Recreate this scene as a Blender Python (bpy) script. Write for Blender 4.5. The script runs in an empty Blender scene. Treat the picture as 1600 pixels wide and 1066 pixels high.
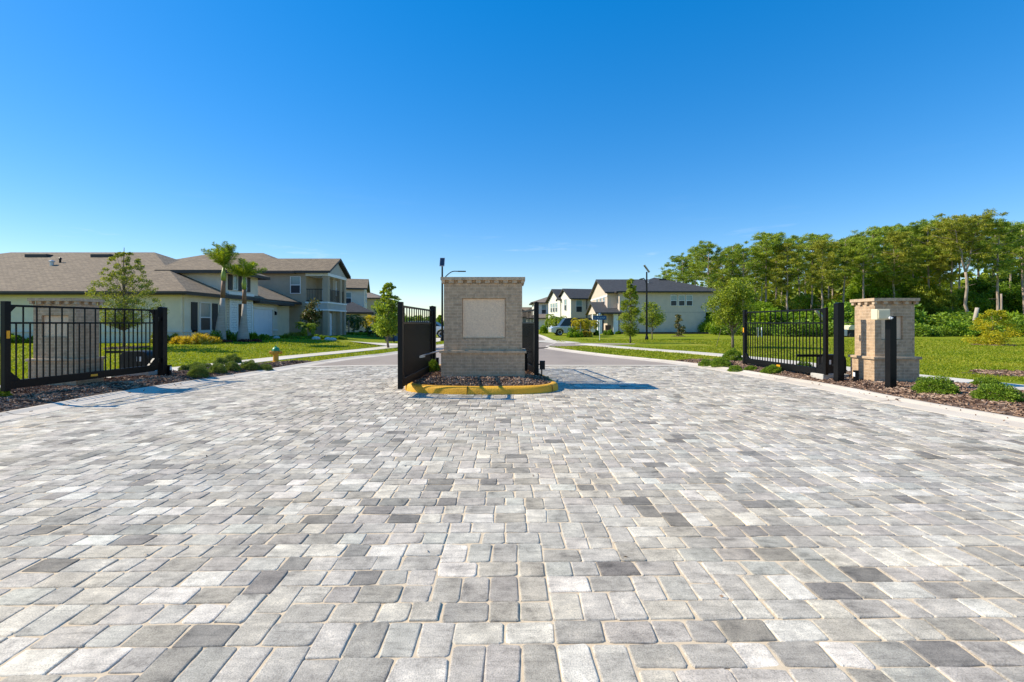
import bpy, math, random
import numpy as np
from mathutils import Vector, Matrix
R = random.Random(11)
rng = np.random.default_rng(11)
F, CX, HY, CAMH = 715.0, 800.0, 505.0, 1.4
sc = bpy.context.scene
COL = sc.collection
def wx(px, Z): return (px - CX) * Z / F
def wz(py, Z): return CAMH + (HY - py) * Z / F
def gp(px, py, z=0.0):
    Z = (CAMH - z) * F / (py - HY)
    return wx(px, Z), Z
def sst(a, b, t):
    t = np.clip((np.asarray(t, float) - a) / (b - a), 0, 1)
    return t * t * (3 - 2 * t)
def gz(x, y):
    x = np.asarray(x, float); y = np.asarray(y, float)
    return -0.10 * sst(4, 8.5, -x) * (1 - sst(13, 19, y)) + 0.28 * sst(9.5, 16, -x) * sst(14, 23, y)
def g1(x, y): return float(gz(x, y))

# ---------------------------------------------------------------- materials
def newmat(name):
    m = bpy.data.materials.new(name); m.use_nodes = True
    nt = m.node_tree; nt.nodes.clear()
    out = nt.nodes.new('ShaderNodeOutputMaterial')
    return m, nt, out
def N(nt, t, **kw):
    n = nt.nodes.new(t)
    for k, v in kw.items():
        if k in n.inputs.keys(): n.inputs[k].default_value = v
        else: setattr(n, k, v)
    return n
def c4(c): return (c[0], c[1], c[2], 1)
def ramp(nt, stops, interp='LINEAR'):
    r = nt.nodes.new('ShaderNodeValToRGB'); e = r.color_ramp.elements; r.color_ramp.interpolation = interp
    while len(e) > 1: e.remove(e[-1])
    e[0].position = stops[0][0]; e[0].color = c4(stops[0][1])
    for p, c in stops[1:]:
        x = e.new(p); x.color = c4(c)
    return r
def mat(name, c1, c2=None, scale=6, rough=.8, bump=0, bscale=None, metal=0, spec=.5, stops=None, coat=0, stretch=None, big=None):
    m, nt, out = newmat(name); L = nt.links
    b = N(nt, 'ShaderNodeBsdfPrincipled'); b.inputs['Roughness'].default_value = rough
    b.inputs['Metallic'].default_value = metal; b.inputs['Specular IOR Level'].default_value = spec
    b.inputs['Coat Weight'].default_value = coat
    L.new(b.outputs[0], out.inputs[0])
    tc = N(nt, 'ShaderNodeTexCoord'); co = tc.outputs['Object']
    if stretch:
        mp = N(nt, 'ShaderNodeMapping'); mp.inputs['Scale'].default_value = stretch; L.new(co, mp.inputs[0]); co = mp.outputs[0]
    if c2 is None and stops is None: b.inputs['Base Color'].default_value = c4(c1)
    else:
        n = N(nt, 'ShaderNodeTexNoise'); n.inputs['Scale'].default_value = scale; n.inputs['Detail'].default_value = 7; n.inputs['Roughness'].default_value = .65
        L.new(co, n.inputs['Vector'])
        r = ramp(nt, stops or [(.3, c1), (.7, c2)]); L.new(n.outputs['Fac'], r.inputs[0]); col = r.outputs[0]
        if big:
            n3 = N(nt, 'ShaderNodeTexNoise'); n3.inputs['Scale'].default_value = big[0]; n3.inputs['Detail'].default_value = 3; L.new(co, n3.inputs['Vector'])
            r3 = ramp(nt, [(.35, (0, 0, 0)), (.68, (1, 1, 1))]); L.new(n3.outputs['Fac'], r3.inputs[0])
            mx = N(nt, 'ShaderNodeMix', data_type='RGBA'); L.new(r3.outputs[0], mx.inputs[0]); L.new(col, mx.inputs[6]); mx.inputs[7].default_value = c4(big[1]); col = mx.outputs[2]
        L.new(col, b.inputs['Base Color'])
    if bump:
        n2 = N(nt, 'ShaderNodeTexNoise'); n2.inputs['Scale'].default_value = bscale or scale * 4; n2.inputs['Detail'].default_value = 4; L.new(co, n2.inputs['Vector'])
        bp = N(nt, 'ShaderNodeBump'); bp.inputs['Strength'].default_value = bump; bp.inputs['Distance'].default_value = .02
        L.new(n2.outputs['Fac'], bp.inputs['Height']); L.new(bp.outputs[0], b.inputs['Normal'])
    return m
def leafmat(name, stops, trans=.3, big=1.2, tint=None, rough=.55):
    m, nt, out = newmat(name); L = nt.links
    g = N(nt, 'ShaderNodeNewGeometry'); tc = N(nt, 'ShaderNodeTexCoord')
    n = N(nt, 'ShaderNodeTexNoise'); n.inputs['Scale'].default_value = big; n.inputs['Detail'].default_value = 3; L.new(tc.outputs['Object'], n.inputs['Vector'])
    a = N(nt, 'ShaderNodeMath', operation='MULTIPLY_ADD'); L.new(n.outputs['Fac'], a.inputs[0]); a.inputs[1].default_value = 1.1; 
    s = N(nt, 'ShaderNodeMath', operation='MULTIPLY_ADD'); L.new(g.outputs['Random Per Island'], s.inputs[0]); s.inputs[1].default_value = .6; s.inputs[2].default_value = -.35
    L.new(s.outputs[0], a.inputs[2])
    r = ramp(nt, stops); L.new(a.outputs[0], r.inputs[0])
    b = N(nt, 'ShaderNodeBsdfPrincipled'); b.inputs['Roughness'].default_value = rough; b.inputs['Specular IOR Level'].default_value = .3; L.new(r.outputs[0], b.inputs['Base Color'])
    t = N(nt, 'ShaderNodeBsdfTranslucent')
    hs = N(nt, 'ShaderNodeMix', data_type='RGBA', blend_type='MULTIPLY'); hs.inputs[0].default_value = 1; L.new(r.outputs[0], hs.inputs[6]); hs.inputs[7].default_value = (1.6, 1.5, .5, 1); L.new(hs.outputs[2], t.inputs[0])
    mx = N(nt, 'ShaderNodeMixShader'); mx.inputs[0].default_value = trans; L.new(b.outputs[0], mx.inputs[1]); L.new(t.outputs[0], mx.inputs[2]); L.new(mx.outputs[0], out.inputs[0])
    return m
def brickmat(name, c1, c2, cm, bw=.2, bh=.068, mort=.007, bump=.6, off=.5, vary=True, rough=.85):
    m, nt, out = newmat(name); L = nt.links
    uv = N(nt, 'ShaderNodeUVMap'); uv.uv_map = 'UVMap'
    br = N(nt, 'ShaderNodeTexBrick'); br.offset = off
    br.inputs['Scale'].default_value = 1; br.inputs['Brick Width'].default_value = bw; br.inputs['Row Height'].default_value = bh
    br.inputs['Mortar Size'].default_value = mort; br.inputs['Mortar Smooth'].default_value = .3; br.inputs['Bias'].default_value = 0
    br.inputs['Color1'].default_value = c4(c1); br.inputs['Color2'].default_value = c4(c2); br.inputs['Mortar'].default_value = c4(cm)
    L.new(uv.outputs[0], br.inputs['Vector'])
    n = N(nt, 'ShaderNodeTexNoise'); n.inputs['Scale'].default_value = 9; n.inputs['Detail'].default_value = 8; n.inputs['Roughness'].default_value = .7; L.new(uv.outputs[0], n.inputs['Vector'])
    r = ramp(nt, [(.28, (.62, .60, .58)), (.5, (1, 1, 1)), (.72, (1.28, 1.26, 1.22))]); L.new(n.outputs['Fac'], r.inputs[0])
    mx = N(nt, 'ShaderNodeMix', data_type='RGBA', blend_type='MULTIPLY'); mx.inputs[0].default_value = 1; L.new(br.outputs['Color'], mx.inputs[6]); L.new(r.outputs[0], mx.inputs[7])
    b = N(nt, 'ShaderNodeBsdfPrincipled'); b.inputs['Roughness'].default_value = rough; L.new(mx.outputs[2], b.inputs['Base Color']); L.new(b.outputs[0], out.inputs[0])
    sub = N(nt, 'ShaderNodeMath', operation='MULTIPLY_ADD'); L.new(br.outputs['Fac'], sub.inputs[0]); sub.inputs[1].default_value = -1; L.new(n.outputs['Fac'], sub.inputs[2])
    bp = N(nt, 'ShaderNodeBump'); bp.inputs['Strength'].default_value = bump; bp.inputs['Distance'].default_value = .008; L.new(sub.outputs[0], bp.inputs['Height']); L.new(bp.outputs[0], b.inputs['Normal'])
    return m
M = {}
M['brick'] = brickmat('grey_brick', (.51, .355, .22), (.42, .29, .18), (.60, .45, .30), mort=.006)
M['brick_light'] = brickmat('grey_brick_cap', (.56, .405, .26), (.44, .315, .20), (.60, .45, .30), bw=.205)
M['stone_panel'] = mat('stone_panel', (.92, .67, .44), (.74, .52, .34), scale=24, rough=.9, bump=.7, bscale=60)
M['black'] = mat('black_metal', (.003, .003, .0034), (.006, .006, .0064), scale=3, rough=.42, spec=.22)
M['black_gloss'] = mat('black_gloss', (.006, .006, .006), (.010, .010, .010), scale=2, rough=.22)
M['black_plastic'] = mat('black_plastic', (.009, .009, .010), (.014, .014, .014), scale=8, rough=.5, spec=.3)
M['galv'] = mat('galvanised', (.5, .5, .5), (.4, .4, .4), scale=10, rough=.4, metal=.7)
M['yellow_reflector'] = mat('yellow_reflector', (.85, .38, .02), rough=.3)
M['white_mark'] = mat('white_mark', (.8, .8, .78), rough=.5)
M['beige_box'] = mat('beige_box', (.72, .64, .42), (.68, .60, .40), scale=5, rough=.5)
M['white'] = mat('white_trim', (.80, .80, .78), (.74, .74, .72), scale=2, rough=.6)
M['concrete'] = mat('concrete', (.62, .54, .42), (.52, .45, .345), scale=1.4, rough=.9, bump=.15, bscale=40, big=(.5, (.66, .60, .50)))
M['concrete_kerb'] = mat('concrete_kerb', (.62, .53, .42), (.52, .44, .34), scale=2.2, rough=.9, bump=.2, bscale=50, big=(.6, (.66, .58, .47)))
M['pad'] = mat('concrete_pad', (.55, .52, .46), (.42, .40, .35), scale=3, rough=.9, bump=.2, bscale=30)
M['yellow_kerb'] = mat('yellow_kerb_paint', (.74, .38, .018), (.66, .32, .015), scale=2.5, rough=.7, bump=.35, bscale=35, stops=[(.22, (.20, .16, .10)), (.31, (.52, .26, .02)), (.42, (.68, .34, .016)), (.6, (.76, .40, .02)), (.74, (.80, .47, .05))])
M['asphalt'] = mat('asphalt', (.33, .265, .21), (.25, .205, .165), scale=1.1, rough=.9, bump=.2, bscale=70, stretch=(1, .5, 1), big=(.35, (.36, .29, .23)))
M['sand'] = mat('joint_sand', (.74, .59, .40), (.60, .47, .31), scale=30, rough=.95, bump=.3, bscale=300)
M['mulch'] = mat('mulch_soil', (.16, .10, .065), (.07, .042, .028), scale=18, rough=.95, bump=.8, bscale=50)
M['chips'] = leafmat('mulch_chips', [(0.1, (0.084, 0.048, 0.032)), (0.35, (0.204, 0.12, 0.082)), (0.6, (0.384, 0.252, 0.168)), (0.85, (0.6, 0.444, 0.324))], trans=0, big=2.5, rough=.9)
def grassmat():
    m, nt, out = newmat('lawn_grass'); L = nt.links
    tc = N(nt, 'ShaderNodeTexCoord'); co = tc.outputs['Object']
    n1 = N(nt, 'ShaderNodeTexNoise'); n1.inputs['Scale'].default_value = .22; n1.inputs['Detail'].default_value = 6; n1.inputs['Roughness'].default_value = .65; L.new(co, n1.inputs['Vector'])
    n2 = N(nt, 'ShaderNodeTexNoise'); n2.inputs['Scale'].default_value = 7; n2.inputs['Detail'].default_value = 8; n2.inputs['Roughness'].default_value = .8; L.new(co, n2.inputs['Vector'])
    r1 = ramp(nt, [(.32, (.155, .215, .008)), (.5, (.215, .255, .010)), (.68, (.34, .30, .045))]); L.new(n1.outputs['Fac'], r1.inputs[0])
    r2 = ramp(nt, [(.3, (.55, .6, .5)), (.5, (1, 1, 1)), (.75, (1.5, 1.4, 1.3))]); L.new(n2.outputs['Fac'], r2.inputs[0])
    mx = N(nt, 'ShaderNodeMix', data_type='RGBA', blend_type='MULTIPLY'); mx.inputs[0].default_value = 1; L.new(r1.outputs[0], mx.inputs[6]); L.new(r2.outputs[0], mx.inputs[7])
    b = N(nt, 'ShaderNodeBsdfPrincipled'); b.inputs['Roughness'].default_value = .9; b.inputs['Specular IOR Level'].default_value = .1; L.new(mx.outputs[2], b.inputs['Base Color']); L.new(b.outputs[0], out.inputs[0])
    n3 = N(nt, 'ShaderNodeTexNoise'); n3.inputs['Scale'].default_value = 25; n3.inputs['Detail'].default_value = 4; L.new(co, n3.inputs['Vector'])
    bp = N(nt, 'ShaderNodeBump'); bp.inputs['Strength'].default_value = .8; bp.inputs['Distance'].default_value = .06; L.new(n3.outputs['Fac'], bp.inputs['Height']); L.new(bp.outputs[0], b.inputs['Normal'])
    return m
M['grass'] = grassmat()
M['blades'] = leafmat('grass_blades', [(.1, (.15, .21, .007)), (.45, (.24, .29, .010)), (.8, (.34, .33, .025))], trans=.35, big=.35)
def pavermat():
    m, nt, out = newmat('grey_paver'); L = nt.links
    g = N(nt, 'ShaderNodeNewGeometry'); tc = N(nt, 'ShaderNodeTexCoord'); rnd = g.outputs['Random Per Island']
    w = N(nt, 'ShaderNodeTexWhiteNoise', noise_dimensions='1D'); L.new(rnd, w.inputs['W'])
    base = ramp(nt, [(0, (.22, .21, .195)), (.03, (.26, .25, .235)), (.09, (.37, .355, .325)), (.4, (.455, .435, .40)), (.65, (.51, .49, .45)), (.84, (.55, .53, .485)), (.91, (.64, .62, .57)), (1, (.70, .675, .62))])
    L.new(rnd, base.inputs[0])
    sep = N(nt, 'ShaderNodeVectorMath', operation='SCALE'); L.new(w.outputs['Color'], sep.inputs[0]); sep.inputs['Scale'].default_value = 40
    add = N(nt, 'ShaderNodeVectorMath', operation='ADD'); L.new(tc.outputs['Object'], add.inputs[0]); L.new(sep.outputs[0], add.inputs[1])
    mp = N(nt, 'ShaderNodeMapping'); mp.inputs['Scale'].default_value = (2.2, 13, 3); L.new(add.outputs[0], mp.inputs[0])
    n = N(nt, 'ShaderNodeTexNoise'); n.inputs['Scale'].default_value = 2.4; n.inputs['Detail'].default_value = 8; n.inputs['Roughness'].default_value = .7; L.new(mp.outputs[0], n.inputs['Vector'])
    r = ramp(nt, [(.26, (.55, .55, .55)), (.45, (.95, .95, .95)), (.6, (1.06, 1.06, 1.06)), (.76, (1.35, 1.35, 1.35))]); L.new(n.outputs['Fac'], r.inputs[0])
    mx = N(nt, 'ShaderNodeMix', data_type='RGBA', blend_type='MULTIPLY'); mx.inputs[0].default_value = 1; L.new(base.outputs[0], mx.inputs[6]); L.new(r.outputs[0], mx.inputs[7])
    # worn blotches and a tint of its own for every stone
    n5 = N(nt, 'ShaderNodeTexNoise'); n5.inputs['Scale'].default_value = 7; n5.inputs['Detail'].default_value = 9; n5.inputs['Roughness'].default_value = .72; L.new(add.outputs[0], n5.inputs['Vector'])
    r5 = ramp(nt, [(.32, (.50, .50, .505)), (.44, (.86, .86, .86)), (.55, (1.04, 1.04, 1.035)), (.68, (1.36, 1.34, 1.30))]); L.new(n5.outputs['Fac'], r5.inputs[0])
    mb = N(nt, 'ShaderNodeMix', data_type='RGBA', blend_type='MULTIPLY'); mb.inputs[0].default_value = 1; L.new(mx.outputs[2], mb.inputs[6]); L.new(r5.outputs[0], mb.inputs[7])
    rt = ramp(nt, [(0, (1.03, 1.0, .94)), (.4, (1, 1, 1)), (.7, (1.02, .985, .99)), (1, (.975, 1.01, 1.0))]); L.new(w.outputs['Value'], rt.inputs[0])
    mt = N(nt, 'ShaderNodeMix', data_type='RGBA', blend_type='MULTIPLY'); mt.inputs[0].default_value = 1; L.new(mb.outputs[2], mt.inputs[6]); L.new(rt.outputs[0], mt.inputs[7]); mx = mt
    # slow drift over the whole forecourt, warm and cool
    n3 = N(nt, 'ShaderNodeTexNoise'); n3.inputs['Scale'].default_value = .35; n3.inputs['Detail'].default_value = 4; L.new(tc.outputs['Object'], n3.inputs['Vector'])
    r3 = ramp(nt, [(.35, (1.04, .99, .905)), (.65, (1.11, 1.02, .88))]); L.new(n3.outputs['Fac'], r3.inputs[0])
    mx2 = N(nt, 'ShaderNodeMix', data_type='RGBA', blend_type='MULTIPLY'); mx2.inputs[0].default_value = 1; L.new(mx.outputs[2], mx2.inputs[6]); L.new(r3.outputs[0], mx2.inputs[7])
    n6 = N(nt, 'ShaderNodeTexNoise'); n6.inputs['Scale'].default_value = 1.3; n6.inputs['Detail'].default_value = 6; n6.inputs['Roughness'].default_value = .6; n6.inputs['Distortion'].default_value = 1.2; L.new(tc.outputs['Object'], n6.inputs['Vector'])
    r6 = ramp(nt, [(.30, (.84, .835, .82)), (.46, (1, 1, 1)), (.62, (1.0, 1.0, .99)), (.74, (1.07, 1.06, 1.03))]); L.new(n6.outputs['Fac'], r6.inputs[0])
    ms = N(nt, 'ShaderNodeMix', data_type='RGBA', blend_type='MULTIPLY'); ms.inputs[0].default_value = 1; L.new(mx2.outputs[2], ms.inputs[6]); L.new(r6.outputs[0], ms.inputs[7]); mx2 = ms
    # fine grain
    n4 = N(nt, 'ShaderNodeTexNoise'); n4.inputs['Scale'].default_value = 160; n4.inputs['Detail'].default_value = 3; L.new(tc.outputs['Object'], n4.inputs['Vector'])
    r4 = ramp(nt, [(.3, (.68, .68, .68)), (.5, (1, 1, 1)), (.7, (1.18, 1.18, 1.18))]); L.new(n4.outputs['Fac'], r4.inputs[0])
    mx3 = N(nt, 'ShaderNodeMix', data_type='RGBA', blend_type='MULTIPLY'); mx3.inputs[0].default_value = 1; L.new(mx2.outputs[2], mx3.inputs[6]); L.new(r4.outputs[0], mx3.inputs[7])
    b = N(nt, 'ShaderNodeBsdfPrincipled'); b.inputs['Roughness'].default_value = .8; b.inputs['Specular IOR Level'].default_value = .3; L.new(mx3.outputs[2], b.inputs['Base Color']); L.new(b.outputs[0], out.inputs[0])
    ad = N(nt, 'ShaderNodeMath', operation='MULTIPLY_ADD'); L.new(n.outputs['Fac'], ad.inputs[0]); ad.inputs[1].default_value = 1.2; L.new(n4.outputs['Fac'], ad.inputs[2])
    bp = N(nt, 'ShaderNodeBump'); bp.inputs['Strength'].default_value = .45; bp.inputs['Distance'].default_value = .006; L.new(ad.outputs[0], bp.inputs['Height']); L.new(bp.outputs[0], b.inputs['Normal'])
    return m
M['paver'] = pavermat()
def shingle(name, c1, c2, cm):
    return brickmat(name, c1, c2, cm, bw=.32, bh=.145, mort=.012, bump=.5, rough=.95)
M['roof_brown'] = shingle('brown_shingles', (.29, .215, .135), (.195, .143, .09), (.115, .085, .055))
M['roof_grey'] = shingle('dark_grey_shingles', (.058, .061, .066), (.038, .04, .045), (.022, .024, .028))
M['roof_tan'] = shingle('tan_shingles', (.27, .215, .16), (.20, .155, .115), (.13, .10, .075))
M['fascia'] = mat('dark_fascia', (.035, .028, .024), (.05, .04, .034), scale=3, rough=.6)
def stucco(n, c, d=.86): return mat(n, c, tuple(x * d for x in c), scale=1.6, rough=.95, bump=.5, bscale=45)
M['cream'] = stucco('cream_stucco', (.82, .72, .54))
M['taupe'] = stucco('taupe_stucco', (.44, .355, .255))
M['beige'] = stucco('beige_stucco', (.64, .53, .42))
M['pale'] = stucco('pale_stucco', (.78, .68, .54))
M['pinkish'] = stucco('warm_beige_stucco', (.64, .52, .41))
M['offwhite'] = stucco('offwhite_stucco', (.76, .72, .62))
M['bluegrey'] = stucco('blue_grey_board', (.50, .48, .43))
M['siding'] = brickmat('white_lap_siding', (.76, .76, .73), (.74, .74, .71), (.42, .42, .40), bw=8, bh=.16, mort=.012, bump=.8)
M['shutter'] = brickmat('brown_shutter', (.03, .022, .018), (.035, .025, .02), (.01, .008, .007), bw=4, bh=.06, mort=.01, bump=.6, rough=.5)
M['garage_white'] = mat('garage_white', (.72, .74, .78), (.68, .70, .74), scale=1, rough=.5)
M['glass'] = mat('window_glass', (.03, .05, .06), (.05, .075, .085), scale=.6, rough=.06, spec=.8)
M['screen'] = mat('window_screen', (.014, .02, .026), (.02, .028, .034), scale=2, rough=.35)
M['pane_reflection'] = mat('window_reflection', (.24, .33, .32), (.18, .26, .26), scale=1.2, rough=.12, spec=.7)  # window panes: a greenish reflection painted into the base colour
M['bark'] = mat('grey_bark', (.24, .19, .145), (.12, .09, .07), scale=9, rough=.95, bump=.8, bscale=20, stretch=(1, 1, .25))
M['pinebark'] = mat('pine_bark', (.46, .37, .29), (.26, .185, .135), scale=6, rough=.95, bump=.8, bscale=14, stretch=(1, 1, .35))
M['palmbark'] = mat('palm_bark', (.46, .41, .35), (.32, .27, .22), scale=5, rough=.85, bump=.4, bscale=30, stretch=(.4, .4, 6))
M['palmred'] = mat('palm_upper_stem', (.26, .135, .07), (.17, .09, .05), scale=4, rough=.7, stretch=(.6, .6, 4))
M['crownshaft'] = mat('palm_crownshaft', (.30, .36, .05), (.24, .29, .05), scale=4, rough=.5)
M['deadwood'] = mat('bleached_dead_wood', (.52, .45, .37), (.36, .30, .24), scale=6, rough=.9, bump=.5, stretch=(1, 1, .3))
M['l_cypress'] = leafmat('cypress_leaf', [(0.1, (0.103, 0.143, 0.02)), (0.5, (0.218, 0.259, 0.045)), (0.85, (0.38, 0.38, 0.075))], trans=.35, big=1)
M['l_oak'] = leafmat('oak_leaf', [(0.1, (0.086, 0.132, 0.014)), (0.5, (0.208, 0.273, 0.022)), (0.85, (0.415, 0.444, 0.042))], trans=.3, big=1)
M['l_pine'] = leafmat('pine_needles', [(0.1, (0.087, 0.158, 0.016)), (0.45, (0.215, 0.304, 0.029)), (0.8, (0.417, 0.475, 0.048))], trans=.25, big=.5)
M['l_pine_warm'] = leafmat('pine_needles_warm', [(0.1, (0.11, 0.138, 0.016)), (0.45, (0.256, 0.286, 0.029)), (0.8, (0.44, 0.423, 0.046))], trans=.25, big=.5)
M['l_bright'] = leafmat('bright_green_leaf', [(0.1, (0.083, 0.147, 0.009)), (0.5, (0.19, 0.302, 0.012)), (0.85, (0.33, 0.451, 0.03))], trans=.35, big=.6)
M['l_deep'] = leafmat('deep_green_leaf', [(0.1, (0.048, 0.114, 0.01)), (0.5, (0.131, 0.243, 0.016)), (0.85, (0.296, 0.429, 0.026))], trans=.25, big=.6)
M['l_yellow'] = leafmat('yellow_leaf', [(0.1, (0.15, 0.21, 0.013)), (0.4, (0.39, 0.392, 0.017)), (0.8, (0.66, 0.504, 0.028))], trans=.35, big=.8)
M['l_young'] = leafmat('young_tree_leaf', [(0.1, (0.09, 0.149, 0.013)), (0.5, (0.21, 0.297, 0.028)), (0.85, (0.39, 0.446, 0.066))], trans=.4, big=1.5)
M['l_croton'] = leafmat('croton_leaf', [(0.1, (0.149, 0.143, 0.01)), (0.35, (0.46, 0.352, 0.02)), (0.6, (0.66, 0.44, 0.03)), (0.85, (0.66, 0.572, 0.18))], trans=.3, big=2.5)
M['l_red'] = leafmat('dark_red_leaf', [(.1, (.05, .018, .022)), (.5, (.12, .04, .04)), (.85, (.24, .10, .07))], trans=.2, big=3)
M['l_juniper'] = leafmat('juniper_leaf', [(0.1, (0.056, 0.093, 0.021)), (0.5, (0.16, 0.225, 0.046)), (0.85, (0.336, 0.388, 0.098))], trans=.25, big=4)
M['l_shrub'] = leafmat('small_shrub_leaf', [(0.1, (0.052, 0.097, 0.011)), (0.5, (0.155, 0.259, 0.022)), (0.85, (0.345, 0.454, 0.044))], trans=.3, big=4)
M['l_magnolia'] = leafmat('magnolia_leaf', [(.1, (.03, .05, .012)), (.4, (.08, .115, .02)), (.6, (.20, .13, .05)), (.85, (.30, .32, .14))], trans=.15, big=3, rough=.35)
M['l_palm'] = leafmat('palm_leaflet', [(.1, (.07, .13, .015)), (.5, (.18, .27, .025)), (.85, (.38, .42, .04))], trans=.4, big=1.2)
M['l_palmyellow'] = leafmat('yellowing_palm_leaflet', [(.1, (.16, .17, .012)), (.5, (.38, .34, .02)), (.85, (.55, .42, .03))], trans=.4, big=1.2)
M['l_palmdark'] = leafmat('dark_palm_leaflet', [(.1, (.02, .05, .015)), (.5, (.05, .10, .025)), (.85, (.11, .18, .04))], trans=.25, big=1.2)
M['blossom'] = mat('white_blossom', (.75, .72, .6), rough=.6)
M['hyd_yellow'] = mat('hydrant_yellow', (.72, .36, .03), (.65, .30, .03), scale=8, rough=.4)
M['hyd_green'] = mat('hydrant_green', (.03, .30, .13), (.03, .25, .11), scale=8, rough=.4)
M['sign_blue'] = mat('sign_blue', (.012, .075, .20), (.016, .09, .23), scale=5, rough=.35)
M['car_silver'] = mat('silver_car_paint', (.62, .64, .68), rough=.25, metal=.3, coat=.6)
M['car_white'] = mat('white_car_paint', (.78, .79, .8), rough=.25, coat=.6)
M['tyre'] = mat('tyre_rubber', (.018, .018, .018), (.03, .03, .03), scale=20, rough=.8)
M['rim'] = mat('alloy_rim', (.45, .45, .47), rough=.3, metal=.8)
M['lamp_red'] = mat('tail_lamp', (.35, .02, .02), rough=.2)
M['lamp_clear'] = mat('head_lamp', (.7, .72, .75), rough=.1)
M['solar'] = mat('solar_cells', (.012, .016, .035), (.02, .026, .05), scale=6, rough=.15, spec=.8)
M['bin_dark'] = mat('dark_bin_plastic', (.035, .04, .05), (.05, .055, .065), scale=5, rough=.5)
M['bin_blue'] = mat('blue_bin_plastic', (.03, .10, .24), (.04, .12, .27), scale=5, rough=.5)
M['wood_brown'] = mat('brown_wicker', (.16, .08, .035), (.09, .045, .02), scale=20, rough=.8)
M['rock'] = mat('pale_rock', (.66, .64, .6), (.48, .46, .43), scale=7, rough=.95, bump=.4)

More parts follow.
